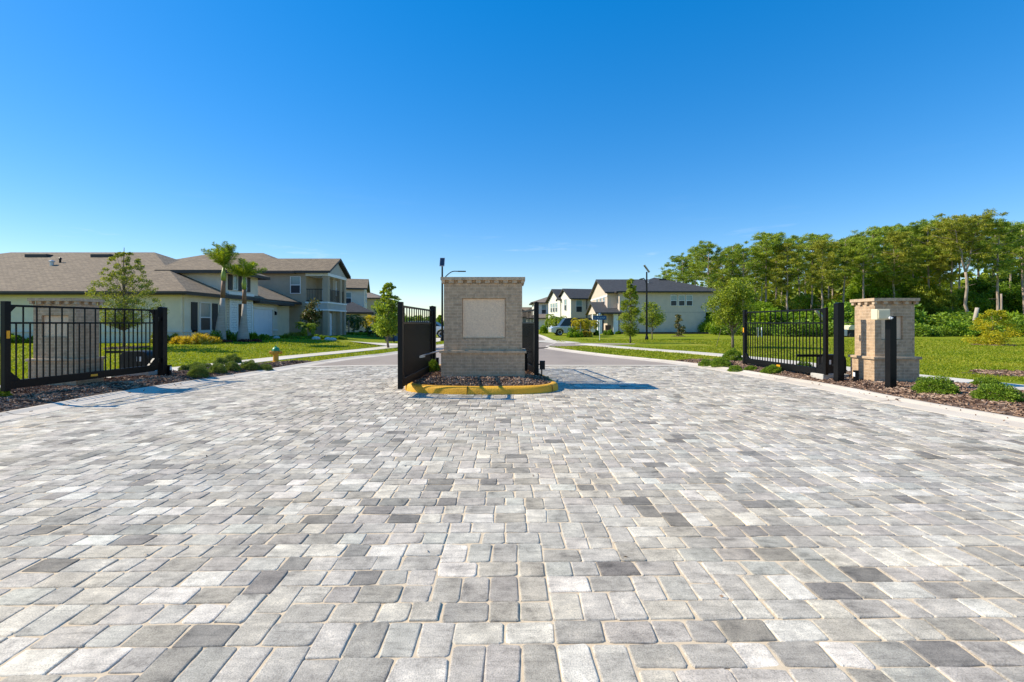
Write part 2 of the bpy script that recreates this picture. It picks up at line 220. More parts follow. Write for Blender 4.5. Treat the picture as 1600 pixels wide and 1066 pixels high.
# ---------------------------------------------------------------- mesh helpers
def abs_loc(o):
    v = Vector((0, 0, 0))
    while o is not None: v = v + o.location; o = o.parent
    return v
class MB:
    def __init__(s): s.v = []; s.f = []; s.mi = []
    def face(s, pts, mi=0):
        b = len(s.v); s.v += [tuple(p) for p in pts]; s.f.append(tuple(range(b, b + len(pts)))); s.mi.append(mi)
    def add(s, vs, fs, mi=0):
        b = len(s.v); s.v += [tuple(p) for p in vs]
        for f in fs: s.f.append(tuple(i + b for i in f)); s.mi.append(mi)
    def box(s, x0, x1, y0, y1, z0, z1, mi=0):
        s.add([(x0, y0, z0), (x1, y0, z0), (x1, y1, z0), (x0, y1, z0), (x0, y0, z1), (x1, y0, z1), (x1, y1, z1), (x0, y1, z1)],
              [(0, 3, 2, 1), (4, 5, 6, 7), (0, 1, 5, 4), (1, 2, 6, 5), (2, 3, 7, 6), (3, 0, 4, 7)], mi)
    def obox(s, c, u, v, w, hu, hv, hw, mi=0):
        c, u, v, w = Vector(c), Vector(u), Vector(v), Vector(w)
        if u.cross(v).dot(w) < 0: u = -u
        P = [c + u * (a * hu) + v * (b * hv) + w * (d * hw) for d in (-1, 1) for a, b in ((-1, -1), (1, -1), (1, 1), (-1, 1))]
        s.add(P, [(0, 3, 2, 1), (4, 5, 6, 7), (0, 1, 5, 4), (1, 2, 6, 5), (2, 3, 7, 6), (3, 0, 4, 7)], mi)
    def prism(s, poly, d, mi=0):
        """poly: ccw list of 3d points seen from -d side reversed; extruded by vector d"""
        n = len(poly); d = Vector(d); A = [Vector(p) for p in poly]; B = [p + d for p in A]
        nrm = Vector((0, 0, 0))
        for i in range(n): nrm += A[i].cross(A[(i + 1) % n])
        if nrm.dot(d) > 0: A.reverse(); B.reverse()
        s.add(A + B, [tuple(range(n)), tuple(range(2 * n - 1, n - 1, -1))] + [(i, i + n, (i + 1) % n + n, (i + 1) % n) for i in range(n)], mi)
    def tube(s, pts, rad, n=8, mi=0, cap=True):
        pts = [Vector(p) for p in pts]; m = len(pts)
        if not hasattr(rad, '__len__'): rad = [rad] * m
        rings = []
        for i, p in enumerate(pts):
            t = (pts[min(i + 1, m - 1)] - pts[max(i - 1, 0)]).normalized()
            a = t.cross(Vector((0, 1, .01)) if abs(t.y) < .9 else Vector((1, 0, 0))).normalized(); b = t.cross(a)
            rings += [p + (a * math.cos(2 * math.pi * k / n) + b * math.sin(2 * math.pi * k / n)) * rad[i] for k in range(n)]
        fs = [(i * n + k, i * n + (k + 1) % n, (i + 1) * n + (k + 1) % n, (i + 1) * n + k) for i in range(m - 1) for k in range(n)]
        if cap: fs += [tuple(range(n - 1, -1, -1)), tuple(range((m - 1) * n, m * n))]
        s.add(rings, fs, mi)
    def lathe(s, c, prof, n=20, mi=0, axis='z', sx=1):
        c = Vector(c); V = []
        for r, h in prof:
            for k in range(n):
                a = 2 * math.pi * k / n; p, q = r * math.cos(a), r * math.sin(a)
                V.append(c + (Vector((p, q, h)) if axis == 'z' else Vector((p, h, q)) if axis == 'y' else Vector((h, p, q))))
        m = len(prof); fs = [(i * n + k, i * n + (k + 1) % n, (i + 1) * n + (k + 1) % n, (i + 1) * n + k) for i in range(m - 1) for k in range(n)]
        fs += [tuple(range(n - 1, -1, -1)), tuple(range((m - 1) * n, m * n))]
        s.add(V, fs, mi)
    def build(s, name, mats, parent=None, smooth=False, bevel=0, local=False, kind=None, loc=None):
        me = bpy.data.meshes.new(name)
        off = Vector((0, 0, 0)) if (parent is None or local) else abs_loc(parent)
        if loc is not None: off = Vector(loc)
        me.from_pydata([(a[0] - off.x, a[1] - off.y, a[2] - off.z) for a in s.v], [], s.f)
        if not isinstance(mats, (list, tuple)): mats = [mats]
        for m in mats: me.materials.append(m)
        me.polygons.foreach_set('material_index', s.mi)
        uvl = me.uv_layers.new(name='UVMap'); uv = np.zeros(len(me.loops) * 2)
        Z = Vector((0, 0, 1))
        for p in me.polygons:
            n = p.normal
            u = Z.cross(n)
            if u.length < .05: u = Vector((1, 0, 0)); v = Vector((0, 1, 0))
            else: u.normalize(); v = n.cross(u)
            for li in p.loop_indices:
                w = me.vertices[me.loops[li].vertex_index].co + off
                uv[2 * li] = w.dot(u); uv[2 * li + 1] = w.dot(v)
        uvl.data.foreach_set('uv', uv)
        if smooth: me.polygons.foreach_set('use_smooth', [True] * len(me.polygons))
        me.update()
        o = bpy.data.objects.new(name, me); COL.objects.link(o)
        if parent is not None: o.parent = parent
        if loc is not None: o.location = loc
        if bevel:
            b = o.modifiers.new('bevel', 'BEVEL'); b.width = bevel; b.segments = 2; b.limit_method = 'ANGLE'
        if kind: o['kind'] = kind
        return o
def fastmesh(name, V, nper, mt, parent=None, kind=None, loc=None):
    """V: (N*nper,3) array, each nper verts one face"""
    V = np.ascontiguousarray(V, dtype=np.float32); n = len(V); me = bpy.data.meshes.new(name)
    me.vertices.add(n); me.vertices.foreach_set('co', V.ravel()); me.loops.add(n); me.loops.foreach_set('vertex_index', np.arange(n, dtype=np.int32))
    k = n // nper; me.polygons.add(k); me.polygons.foreach_set('loop_start', np.arange(0, n, nper, dtype=np.int32)); 
    me.materials.append(mt); me.update(calc_edges=True)
    o = bpy.data.objects.new(name, me); COL.objects.link(o)
    if parent is not None: o.parent = parent
    if loc is not None: o.location = loc
    if kind: o['kind'] = kind
    return o
def tag(o, label, cat, group=None):
    o['label'] = label; o['category'] = cat
    if group: o['group'] = group
    return o
def thing(name, label, cat, loc=(0, 0, 0), group=None, rz=0):
    o = bpy.data.objects.new(name, None); COL.objects.link(o); o.empty_display_size = .2
    o.location = loc; o.rotation_euler = (0, 0, rz)
    return tag(o, label, cat, group)
def children_of(o): return [c for c in COL.objects if c.parent is o]
def copy_tree(o, parent=None):
    c = o.copy(); COL.objects.link(c)
    if parent is not None: c.parent = parent
    for ch in children_of(o): copy_tree(ch, c)
    return c
def unit(v): return v / np.maximum(np.linalg.norm(v, axis=-1, keepdims=True), 1e-9)
def leaves(c, d, l, w, g):
    """rhombic leaves at c pointing along d"""
    n = len(c); d = unit(d); s = unit(np.cross(d, g.normal(size=(n, 3))))
    l = np.broadcast_to(np.asarray(l, float), (n,))[:, None]; w = np.broadcast_to(np.asarray(w, float), (n,))[:, None]
    V = np.empty((n, 4, 3)); V[:, 0] = c - d * l * .5; V[:, 1] = c + s * w * .5; V[:, 2] = c + d * l * .5; V[:, 3] = c - s * w * .5
    return V.reshape(-1, 3)
def clump(g, c, r, n, l, w, outw=.8, shell=.5):
    d = unit(g.normal(size=(n, 3))); t = g.random((n, 1)) ** shell
    p = np.asarray(c) + d * t * np.asarray(r)
    dd = d * outw + g.normal(size=(n, 3)) * .6
    return leaves(p, dd, l * g.uniform(.7, 1.3, n), w * g.uniform(.7, 1.3, n), g)

# ---------------------------------------------------------------- ground, roads
KL = ([-8, 6.5, 8.1, 9.4, 10.8, 12.1, 13.7, 15, 17.4, 20.3, 24, 27.5, 32, 40, 120, 320], [-8.2, -8.2, -8.26, -8.32, -8.2, -7.9, -7.66, -7.4, -6.8, -5.7, -5.15, -4.75, -3.9, -3.6, -4, -12])
KR = ([-8, 4, 5.8, 6.46, 7.85, 10, 11.4, 14.2, 16.4, 17.9, 19.6, 22.5, 26.3, 29, 32, 45, 320], [7.6, 7.5, 7.35, 7.22, 7.0, 7.05, 6.85, 6.5, 5.8, 5.0, 4.15, 3.1, 1.95, 2.6, 3.2, 3.4, -2])
_zs = np.arange(-8, 320, .1)
def _sm(K, n=15):
    v = np.interp(_zs, *K); p = np.pad(v, n, mode='edge'); k = np.hanning(2 * n + 1); k /= k.sum()
    return np.convolve(p, k, 'valid')
_kl, _kr = _sm(KL), _sm(KR)
def kl(z): return np.interp(z, _zs, _kl)
def kr(z): return np.interp(z, _zs, _kr)
def gridmesh(name, P, mt, kind='structure', smooth=True):
    """P: (rows, cols, 3)"""
    r, c = P.shape[:2]; me = bpy.data.meshes.new(name)
    idx = np.arange(r * c).reshape(r, c)
    f = np.stack([idx[:-1, :-1], idx[:-1, 1:], idx[1:, 1:], idx[1:, :-1]], -1).reshape(-1, 4)
    me.from_pydata(P.reshape(-1, 3).tolist(), [], f.tolist()); me.materials.append(mt)
    if len(me.polygons) and me.polygons[0].normal.z < 0: me.flip_normals()
    if smooth: me.polygons.foreach_set('use_smooth', [True] * len(me.polygons))
    o = bpy.data.objects.new(name, me); COL.objects.link(o)
    if kind: o['kind'] = kind
    return o
LAWN = .05
rows = np.concatenate([np.arange(-8, 0, 2), np.arange(0, 30, .4), np.arange(30, 60, 1.5), np.arange(60, 320, 10)])
g = MB(); g.face([(-900, -60, -.3), (900, -60, -.3), (900, 1500, -.3), (-900, 1500, -.3)]); g.build('ground', M['grass'], kind='structure')
def rowsheet(name, zr, f0, f1, u, zoff, mt, hfun=None):
    Pm = np.zeros((len(zr), len(u), 3))
    for i, z in enumerate(zr):
        x = f0(z) + (f1(z) - f0(z)) * u
        Pm[i, :, 0] = x; Pm[i, :, 1] = z; Pm[i, :, 2] = gz(x, z) + zoff + (hfun(x, z) if hfun else 0)
    return gridmesh(name, Pm, mt)
ul = 1 - (np.linspace(0, 1, 60)) ** 2.2
rowsheet('lawn', rows, lambda z: kl(z) - .02, lambda z: -180, np.linspace(0, 1, 70) ** 2.2, LAWN, M['grass'])
rowsheet('lawn', rows, lambda z: kr(z) + .02, lambda z: 190, np.linspace(0, 1, 50) ** 2, LAWN, M['grass'])
# concrete edge band (mountable kerb)
KW = .52
def kerbband(fun, side):
    zr = np.concatenate([np.arange(-8, 40, .25), np.arange(40, 120, 3)])
    prof = [(0.0, .062), (.10, .066), (.22, .030), (KW - .02, .010), (KW, .004), (KW, -.06)]
    Pm = np.zeros((len(zr), len(prof) + 1, 3))
    for i, z in enumerate(zr):
        e = .3; t = np.array([fun(z + e) - fun(z - e), 2 * e]); t /= np.hypot(*t); nx, ny = (t[1], -t[0]) if side < 0 else (-t[1], t[0])
        for j, (o, h) in enumerate([(-.001, -.06)] + prof):
            x, y = fun(z) + nx * o, z + ny * o
            Pm[i, j] = (x, y, gz(x, y) + h)
    return gridmesh('kerb', Pm, M['concrete_kerb'], smooth=False)
kerbband(kl, -1); kerbband(kr, 1)
def kerbjoints():
    m = MB()
    for fun, side, z0 in ((kl, -1, 4.3), (kr, 1, 5.1)):
        for z in np.arange(z0, 26, 3.05):
            e = .3; t = np.array([fun(z + e) - fun(z - e), 2 * e]); t /= np.hypot(*t); nx, ny = (t[1], -t[0]) if side < 0 else (-t[1], t[0])
            pr = [(0.0, .0645), (.10, .0685), (.22, .0325), (KW - .02, .0125)]
            for (o0, h0), (o1, h1) in zip(pr[:-1], pr[1:]):
                q = []
                for o, h, s_ in ((o0, h0, -1), (o0, h0, 1), (o1, h1, 1), (o1, h1, -1)):
                    x, y = fun(z) + nx * o + t[0] * s_ * .008, z + ny * o + t[1] * s_ * .008; q.append((x, y, g1(x, y) + h))
                if side > 0: q.reverse()
                m.face(q)
    o = m.build('kerb_joint', mat('kerb_joint_dark', (.16, .12, .085), rough=.95), kind='structure')
kerbjoints()
# expansion joints in the band: thin dark recesses
# asphalt
zr = np.concatenate([np.arange(15.0, 40, .5), np.arange(40, 320, 8)])
rowsheet('road', zr, lambda z: kl(z) + KW * .8, lambda z: kr(z) - KW * .8, np.linspace(0, 1, 14), .004, M['asphalt'])
# concrete header course where the pavers stop
rowsheet('paver_header', np.array([14.88, 15.05, 15.22]), lambda z: kl(z) + KW * .8, lambda z: kr(z) - KW * .8, np.linspace(0, 1, 20), .010, M['concrete'])
def polysheet(name, pix, zo, mt):
    m = MB(); pts = []
    for px, py in pix:
        x, y = gp(px, py, .06); pts.append((x, y, g1(x, y) + zo))
    m.face(pts); o = m.build(name, mt, kind='structure')
    if o.data.polygons[0].normal.z < 0: o.data.flip_normals()
    return o
polysheet('side_road', [(832, 543.5), (850, 543), (880, 541), (940, 539), (992, 537.8), (992, 536.9), (930, 536.4), (880, 536.0), (832, 535.6)], LAWN + .008, M['asphalt'])
polysheet('driveway', [(838, 532.2), (858, 531.4), (872, 532), (908, 535.2), (880, 536.8), (842, 534.8)], LAWN + .012, M['concrete'])
polysheet('driveway', [(544, 535.2), (575, 536.2), (600, 537.2), (636, 538.6), (636, 541.5), (606, 541.6), (594, 540.4)], .055 + LAWN, M['concrete'])
polysheet('driveway', [(640, 527.5), (700, 527.5), (700, 531.6), (640, 531.6)], LAWN + .008, M['concrete'])
def ribbon(name, pts, w, zo, mt, n=120):
    pts = np.array(pts, float); d = np.r_[0, np.cumsum(np.hypot(*np.diff(pts, axis=0).T))]
    t = np.linspace(0, d[-1], n); P = np.stack([np.interp(t, d, pts[:, 0]), np.interp(t, d, pts[:, 1])], 1)
    k = np.ones(9) / 9; P = np.stack([np.convolve(np.pad(P[:, i], 4, mode='reflect', reflect_type='odd'), k, 'valid') for i in (0, 1)], 1)
    T = np.gradient(P, axis=0); T = unit(T); Nn = np.stack([T[:, 1], -T[:, 0]], 1)
    Pm = np.zeros((n, 4, 3))
    for j, (o, h) in enumerate(((-w / 2, -.05), (-w / 2, 0), (w / 2, 0), (w / 2, -.05))):
        q = P + Nn * o; Pm[:, j, 0] = q[:, 0]; Pm[:, j, 1] = q[:, 1]; Pm[:, j, 2] = gz(q[:, 0], q[:, 1]) + zo + h
    return gridmesh(name, Pm, mt, smooth=False), P
_, SWL = ribbon('sidewalk', [(-11.5, 2), (-11.3, 10), (-10.8, 13.5), (-9.5, 16.2), (-8.3, 19.6), (-7.2, 23.8), (-6.2, 29), (-5.6, 40)], 1.15, LAWN + .02, M['concrete'])
_, SWR = ribbon('sidewalk', [(11.6, 2), (10.55, 9.6), (10.05, 11.5), (9.75, 13.3), (9.35, 17), (8.9, 18.7), (8.4, 20.3), (6.7, 23.8), (5.2, 27.5), (4.6, 29.5)], 1.15, LAWN + .02, M['concrete'])

# ---- island
isl = [(-2.28, 9.75), (-2.12, 9.38), (-1.7, 9.12), (-.75, 8.95), (.25, 9.0), (.72, 9.2), (.97, 9.6), (.95, 10.05), (.84, 10.9), (.62, 12.2), (.45, 13.5), (.1, 14.3), (-.7, 14.5), (-1.9, 14.3), (-2.3, 13.6), (-2.42, 12), (-2.4, 10.5)]
def closed_smooth(pts, n=160):
    pts = np.array(pts); m = len(pts); out = []
    for i in range(n):
        t = i / n * m; k = int(t); f = t - k; p0, p1, p2, p3 = (pts[(k + j) % m] for j in (-1, 0, 1, 2))
        out.append(.5 * ((2 * p1) + (-p0 + p2) * f + (2 * p0 - 5 * p1 + 4 * p2 - p3) * f * f + (-p0 + 3 * p1 - 3 * p2 + p3) * f ** 3))
    return np.array(out)
ISL = closed_smooth(isl)
def inpoly(x, y, poly):
    x = np.asarray(x); y = np.asarray(y); r = np.zeros(x.shape, bool); n = len(poly)
    for i in range(n):
        x1, y1 = poly[i]; x2, y2 = poly[(i + 1) % n]
        c = ((y1 > y) != (y2 > y)); 
        with np.errstate(divide='ignore', invalid='ignore'): xi = (x2 - x1) * (y - y1) / (y2 - y1 + 1e-12) + x1
        r ^= c & (x < xi)
    return r
T = np.roll(ISL, -1, 0) - np.roll(ISL, 1, 0); T = unit(T); IN = np.stack([-T[:, 1], T[:, 0]], 1)
if not inpoly(np.array([ISL[0, 0] + IN[0, 0] * .1]), np.array([ISL[0, 1] + IN[0, 1] * .1]), ISL)[0]: IN = -IN
prof = [(0, -.03), (0.012, .10), (.035, .135), (.07, .15), (.15, .15), (.165, .14), (.165, .02)]
Pm = np.zeros((len(ISL) + 1, len(prof), 3))
for j, (o, h) in enumerate(prof):
    q = ISL + IN * o; Pm[:-1, j, :2] = q; Pm[:-1, j, 2] = h; Pm[-1, j] = Pm[0, j]
ik = gridmesh('island_kerb', Pm, M['yellow_kerb'], smooth=True)
JT = MB()
for k in (6, 27, 50, 74, 96, 120, 141):   # narrow tooled joints across the kerb
    p = ISL[k]; t_ = T[k]; nn = IN[k]; JT.obox((p[0] + nn[0] * .08, p[1] + nn[1] * .08, .072), (t_[0], t_[1], 0), (nn[0], nn[1], 0), (0, 0, 1), .004, .0835, .0795)
JT.build('kerb_joint', mat('dark_joint', (.12, .08, .02), rough=.9), kind='structure')
def islh(x, y):
    d = np.min(np.hypot(np.asarray(x)[..., None] - ISL[:, 0], np.asarray(y)[..., None] - ISL[:, 1]), -1)
    return .135 + .085 * sst(.1, .9, d)
m = MB(); rings = []
for o in (.16, .3, .5, .75, 1.0, 1.3):
    cen = np.array([-.7, 11.8]); q = ISL + IN * o if o < .9 else cen + (ISL - cen) * (1 - (o - .1) / 1.7)
    rings.append(np.concatenate([q, islh(q[:, 0], q[:, 1])[:, None]], 1))
n = len(ISL); allv = np.concatenate(rings + [np.array([[-.7, 11.8, .22]])]); fs = []
for k in range(len(rings) - 1): fs += [(k * n + i, k * n + (i + 1) % n, (k + 1) * n + (i + 1) % n, (k + 1) * n + i) for i in range(n)]
k = len(rings) - 1; fs += [(k * n + i, k * n + (i + 1) % n, (k + 1) * n) for i in range(n)]
m.add(allv, fs); m.build('island_soil', M['mulch'], kind='structure', smooth=True)

# ---- mulch beds at both sides
def bedL(z): return np.interp(z, [-8, 2, 10, 13, 14.5, 16.0, 16.6], [2.35, 2.35, 2.3, 2.15, 1.5, .7, .12])
def bedR(z): return np.interp(z, [-8, 4, 7, 9.5, 12, 14, 15.6, 16.4], [3.3, 3.1, 2.75, 2.75, 2.3, 2.3, 1.5, .15])
def bh(d, w): return .012 + .075 * sst(0, .5, d) * sst(0, .35, w - d)
def bedsheet(fun, wid, sgn, zmax):
    zr = np.arange(-8, zmax, .2); u = np.linspace(0, 1, 14); Pm = np.zeros((len(zr), 14, 3))
    for i, z in enumerate(zr):
        w = wid(z); d = u * w; x = fun(z) + sgn * (d + .01)
        Pm[i, :, 0] = x; Pm[i, :, 1] = z; Pm[i, :, 2] = gz(x, z) + LAWN + bh(d, w)
    gridmesh('mulch_bed', Pm, M['mulch'])
bedsheet(kl, bedL, -1, 16.6); bedsheet(kr, bedR, 1, 16.4)
def bed_z(x, y):
    """top of whatever lies here"""
    dl = kl(y) - x; dr = x - kr(y)
    if -.0 < dl < bedL(y) and y < 16.6: return g1(x, y) + LAWN + float(bh(dl, bedL(y)))
    if 0 < dr < bedR(y) and y < 16.4: return g1(x, y) + LAWN + float(bh(dr, bedR(y)))
    if inpoly(np.array([x]), np.array([y]), ISL)[0]: return float(islh(np.array([x]), np.array([y]))[0])
    if kl(y) < x < kr(y): return g1(x, y)
    return g1(x, y) + LAWN
# small tree rings and a bare patch of mulch
def disc(name, x, y, r, mt, h=.03, n=26):
    m = MB(); c = (x, y, g1(x, y) + LAWN + h); ring = []
    for k in range(n):
        a = 2 * math.pi * k / n; rr = r * R.uniform(.85, 1.15); ring.append((x + rr * math.cos(a), y + rr * math.sin(a), g1(x + rr * math.cos(a), y + rr * math.sin(a)) + LAWN + .006))
    m.add([c] + ring, [(0, 1 + k, 1 + (k + 1) % n) for k in range(n)]); m.build(name, mt, kind='structure', smooth=True)
RINGS = []
def ring_at(x, y, r): disc('tree_ring', x, y, r, M['mulch']); RINGS.append((x, y, r))
m = MB(); x0, y0 = gp(1590, 585, .05); pts = []
for k in range(30):
    a = 2 * math.pi * k / 30; rr = R.uniform(.85, 1.15); x, y = x0 + 1.25 * rr * math.cos(a), y0 + .8 * rr * math.sin(a); pts.append((x, y, g1(x, y) + LAWN + .008))
m.face(pts); m.build('bare_soil', M['mulch'], kind='structure'); RINGS.append((x0, y0, .9))

# ---- mulch chips
def chips():
    P = []
    z = rng.uniform(5.2, 16.3, 26000); d = rng.random(26000)
    keep = rng.random(26000) < np.clip(8.5 / z, 0, 1) ** 1.6; z, d = z[keep], d[keep]
    k = len(z) // 2
    w = bedL(z[:k]); x = kl(z[:k]) - .03 - d[:k] * (w - .05); P.append(np.stack([x, z[:k], gz(x, z[:k]) + LAWN + bh(d[:k] * w, w)], 1))
    w = bedR(z[k:]); x = kr(z[k:]) + .03 + d[k:] * (w - .05); P.append(np.stack([x, z[k:], gz(x, z[k:]) + LAWN + bh(d[k:] * w, w)], 1))
    n = 9000; x = rng.uniform(-2.4, 1.05, n); y = rng.uniform(8.9, 14.5, n); y = 8.9 + (y - 8.9) * rng.random(n) ** .4
    kk = inpoly(x, y, cen + (ISL - cen) * .925); x, y = x[kk], y[kk]; P.append(np.stack([x, y, islh(x, y)], 1))
    x = kl(7.) + rng.uniform(0.05, 1.2, 60); 
    for rx, ry, rr in RINGS:
        a = rng.uniform(0, 6.28, 420); q = rr * np.sqrt(rng.random(420)); xx, yy = rx + q * np.cos(a), ry + q * np.sin(a); P.append(np.stack([xx, yy, gz(xx, yy) + LAWN + .025], 1))
    # a few strays on the band
    z = rng.uniform(5.5, 12, 60); x = kr(z) - rng.random(60) ** 2 * .5; P.append(np.stack([x, z, gz(x, z) + .045], 1))
    z = rng.uniform(6.5, 13, 40); x = kl(z) + rng.random(40) ** 2 * .5; P.append(np.stack([x, z, gz(x, z) + .045], 1))
    ns = 100; P = np.concatenate(P); n = len(P); sz = np.ones((n, 1)); sz[-ns:] = .4
    a = rng.uniform(0, 6.28, n); el = rng.normal(0, .28, n); u = np.stack([np.cos(a) * np.cos(el), np.sin(a) * np.cos(el), np.sin(el)], 1)
    v = unit(np.cross(u, np.array([0, 0, 1.]) + rng.normal(0, .3, (n, 3)))); w = np.cross(u, v)
    L = rng.uniform(.02, .062, n)[:, None] * sz; Wd = rng.uniform(.007, .018, n)[:, None] * sz; H = rng.uniform(.003, .008, n)[:, None]
    P[:, 2] += .008
    c = []
    for s in (-1, 1):
        for a_, b_ in ((-1, -1), (1, -1), (1, 1), (-1, 1)): c.append(P + u * L * a_ + v * Wd * b_ + w * H * s)
    c = np.stack(c, 1)
    V = c.reshape(-1, 3); f = []
    base = np.arange(n)[:, None] * 8
    fa = np.concatenate([base + np.array(q) for q in ((4, 5, 6, 7), (0, 1, 5, 4), (1, 2, 6, 5), (2, 3, 7, 6), (3, 0, 4, 7))], 1).reshape(-1, 4)
    me = bpy.data.meshes.new('mulch_chips'); me.from_pydata(V.tolist(), [], fa.tolist()); me.materials.append(M['chips'])
    o = bpy.data.objects.new('mulch_chips', me); COL.objects.link(o); o['kind'] = 'stuff'

# ---------------------------------------------------------------- pavers
def pavers():
    u = .0762; x0, x1, y0, y1 = -8.3, 7.7, -1.2, 15.0
    Wn = int((y1 - y0) / u) + 4; Hn = int((x1 - x0) / u) + 4   # courses run crosswise: the pattern grows from left to right
    segs = [[0, Wn, 0]]; pcs = []; rr = random.Random(5)
    # start with a ragged first course
    while True:
        i = min(range(len(segs)), key=lambda k: (segs[k][2], segs[k][0])); s, w, h = segs[i]
        if h > Hn: break
        def ok(q): return w - q == 0 or w - q >= 2
        opts = [q for q in ((2, 2), (2, 3), (3, 2)) if ok(q[0]) and q[0] <= w]
        wts = {(2, 2): .32, (2, 3): .42, (3, 2): .24}
        tot = sum(wts[o] for o in opts); t = rr.random() * tot
        for o in opts:
            t -= wts[o]
            if t <= 0: break
        pcs.append((s, h, o[0], o[1]))
        new = [[s, o[0], h + o[1]]]
        if w - o[0]: new.append([s + o[0], w - o[0], h])
        segs[i:i + 1] = new
        j = 0
        while j < len(segs) - 1:
            if segs[j][2] == segs[j + 1][2]: segs[j][1] += segs[j + 1][1]; segs.pop(j + 1)
            else: j += 1
    A = np.array(pcs, float)[:, [1, 0, 3, 2]]; cx = x0 + (A[:, 0] + A[:, 2] / 2) * u; cy = y0 + (A[:, 1] + A[:, 3] / 2) * u
    # the whole field is turned a touch against the kerb
    th = .012; X = cx * math.cos(th) - (cy - 5) * math.sin(th); Y = 5 + cx * math.sin(th) + (cy - 5) * math.cos(th)
    ins = ISL + IN * .14
    keep = (X > kl(Y) + .32) & (X < kr(Y) - .32) & (Y < 14.93) & ~inpoly(X, Y, ins)
    X, Y, A = X[keep], Y[keep], A[keep]; n = len(X)
    hx = A[:, 2] * u / 2 - .0026; hy = A[:, 3] * u / 2 - .0026
    hx *= rng.uniform(.972, 1.008, n); hy *= rng.uniform(.968, 1.008, n); X += rng.normal(0, .0012, n); Y += rng.normal(0, .0012, n)
    rot = th + rng.normal(0, .006, n); tx = rng.normal(0, .006, n); ty = rng.normal(0, .006, n); dz = rng.normal(0, .0012, n)
    V = []; Fc = []; b = 0
    for i in range(n):
        near = Y[i] < 6.5
        rad = R.uniform(.009, .022)
        pts = []
        for sx, sy, a0 in ((1, 1, 0), (-1, 1, 90), (-1, -1, 180), (1, -1, 270)):
            jx, jy = R.gauss(0, .0032), R.gauss(0, .0032)
            for k in ((0, 30, 60, 90) if near else (0, 90)):
                a = math.radians(a0 + k)
                pts.append((sx * (hx[i] - rad) + rad * math.cos(a) + jx, sy * (hy[i] - rad) + rad * math.sin(a) + jy))
        if near: # roughen the edges a little
            pts = [(p[0] + R.gauss(0, .0016), p[1] + R.gauss(0, .0016)) for p in pts]
        m_ = len(pts); c, s = math.cos(rot[i]), math.sin(rot[i]); z0 = g1(X[i], Y[i]) + dz[i]
        lv = ((1.0, 0, -.035), (1.0, 0, -.0055), (1, .003, -.0016), (1, .0075, 0)) if near else ((1, 0, -.03), (1, 0, -.004), (1, .005, 0))
        for _, ins_, z in lv:
            for p in pts:
                fx = 1 - ins_ / hx[i]; fy = 1 - ins_ / hy[i]; px, py = p[0] * fx, p[1] * fy
                V.append((X[i] + px * c - py * s, Y[i] + px * s + py * c, z0 + z + px * tx[i] + py * ty[i]))
        for l in range(len(lv) - 1):
            for k in range(m_): Fc.append((b + l * m_ + k, b + l * m_ + (k + 1) % m_, b + (l + 1) * m_ + (k + 1) % m_, b + (l + 1) * m_ + k))
        Fc.append(tuple(range(b + (len(lv) - 1) * m_, b + len(lv) * m_))); b += len(lv) * m_
    me = bpy.data.meshes.new('paver_forecourt'); me.from_pydata(V, [], Fc); me.materials.append(M['paver'])
    o = bpy.data.objects.new('paver_forecourt', me); COL.objects.link(o); o['kind'] = 'structure'
    from mathutils import noise as mn
    def sandh(x, z):
        if not (1.2 < z < 7.0): return 0 * x
        f = np.array([mn.noise(Vector((a * 5, z * 5, 0))) * .6 + mn.noise(Vector((a * 23, z * 23, 3))) * .5 for a in x]); return np.clip(.0012 + f * .0050, -.003, .0066)
    rowsheet('joint_sand', np.concatenate([np.arange(-8, 1.2, .5), np.arange(1.2, 7.0, .035), np.arange(7.0, 15.0, .5)]), lambda z: kl(z) + .3, lambda z: kr(z) - .3, np.concatenate([[0, .12], np.linspace(.2, .86, 220), [.94, 1]]), -.0075, M['sand'], hfun=sandh)
pavers()

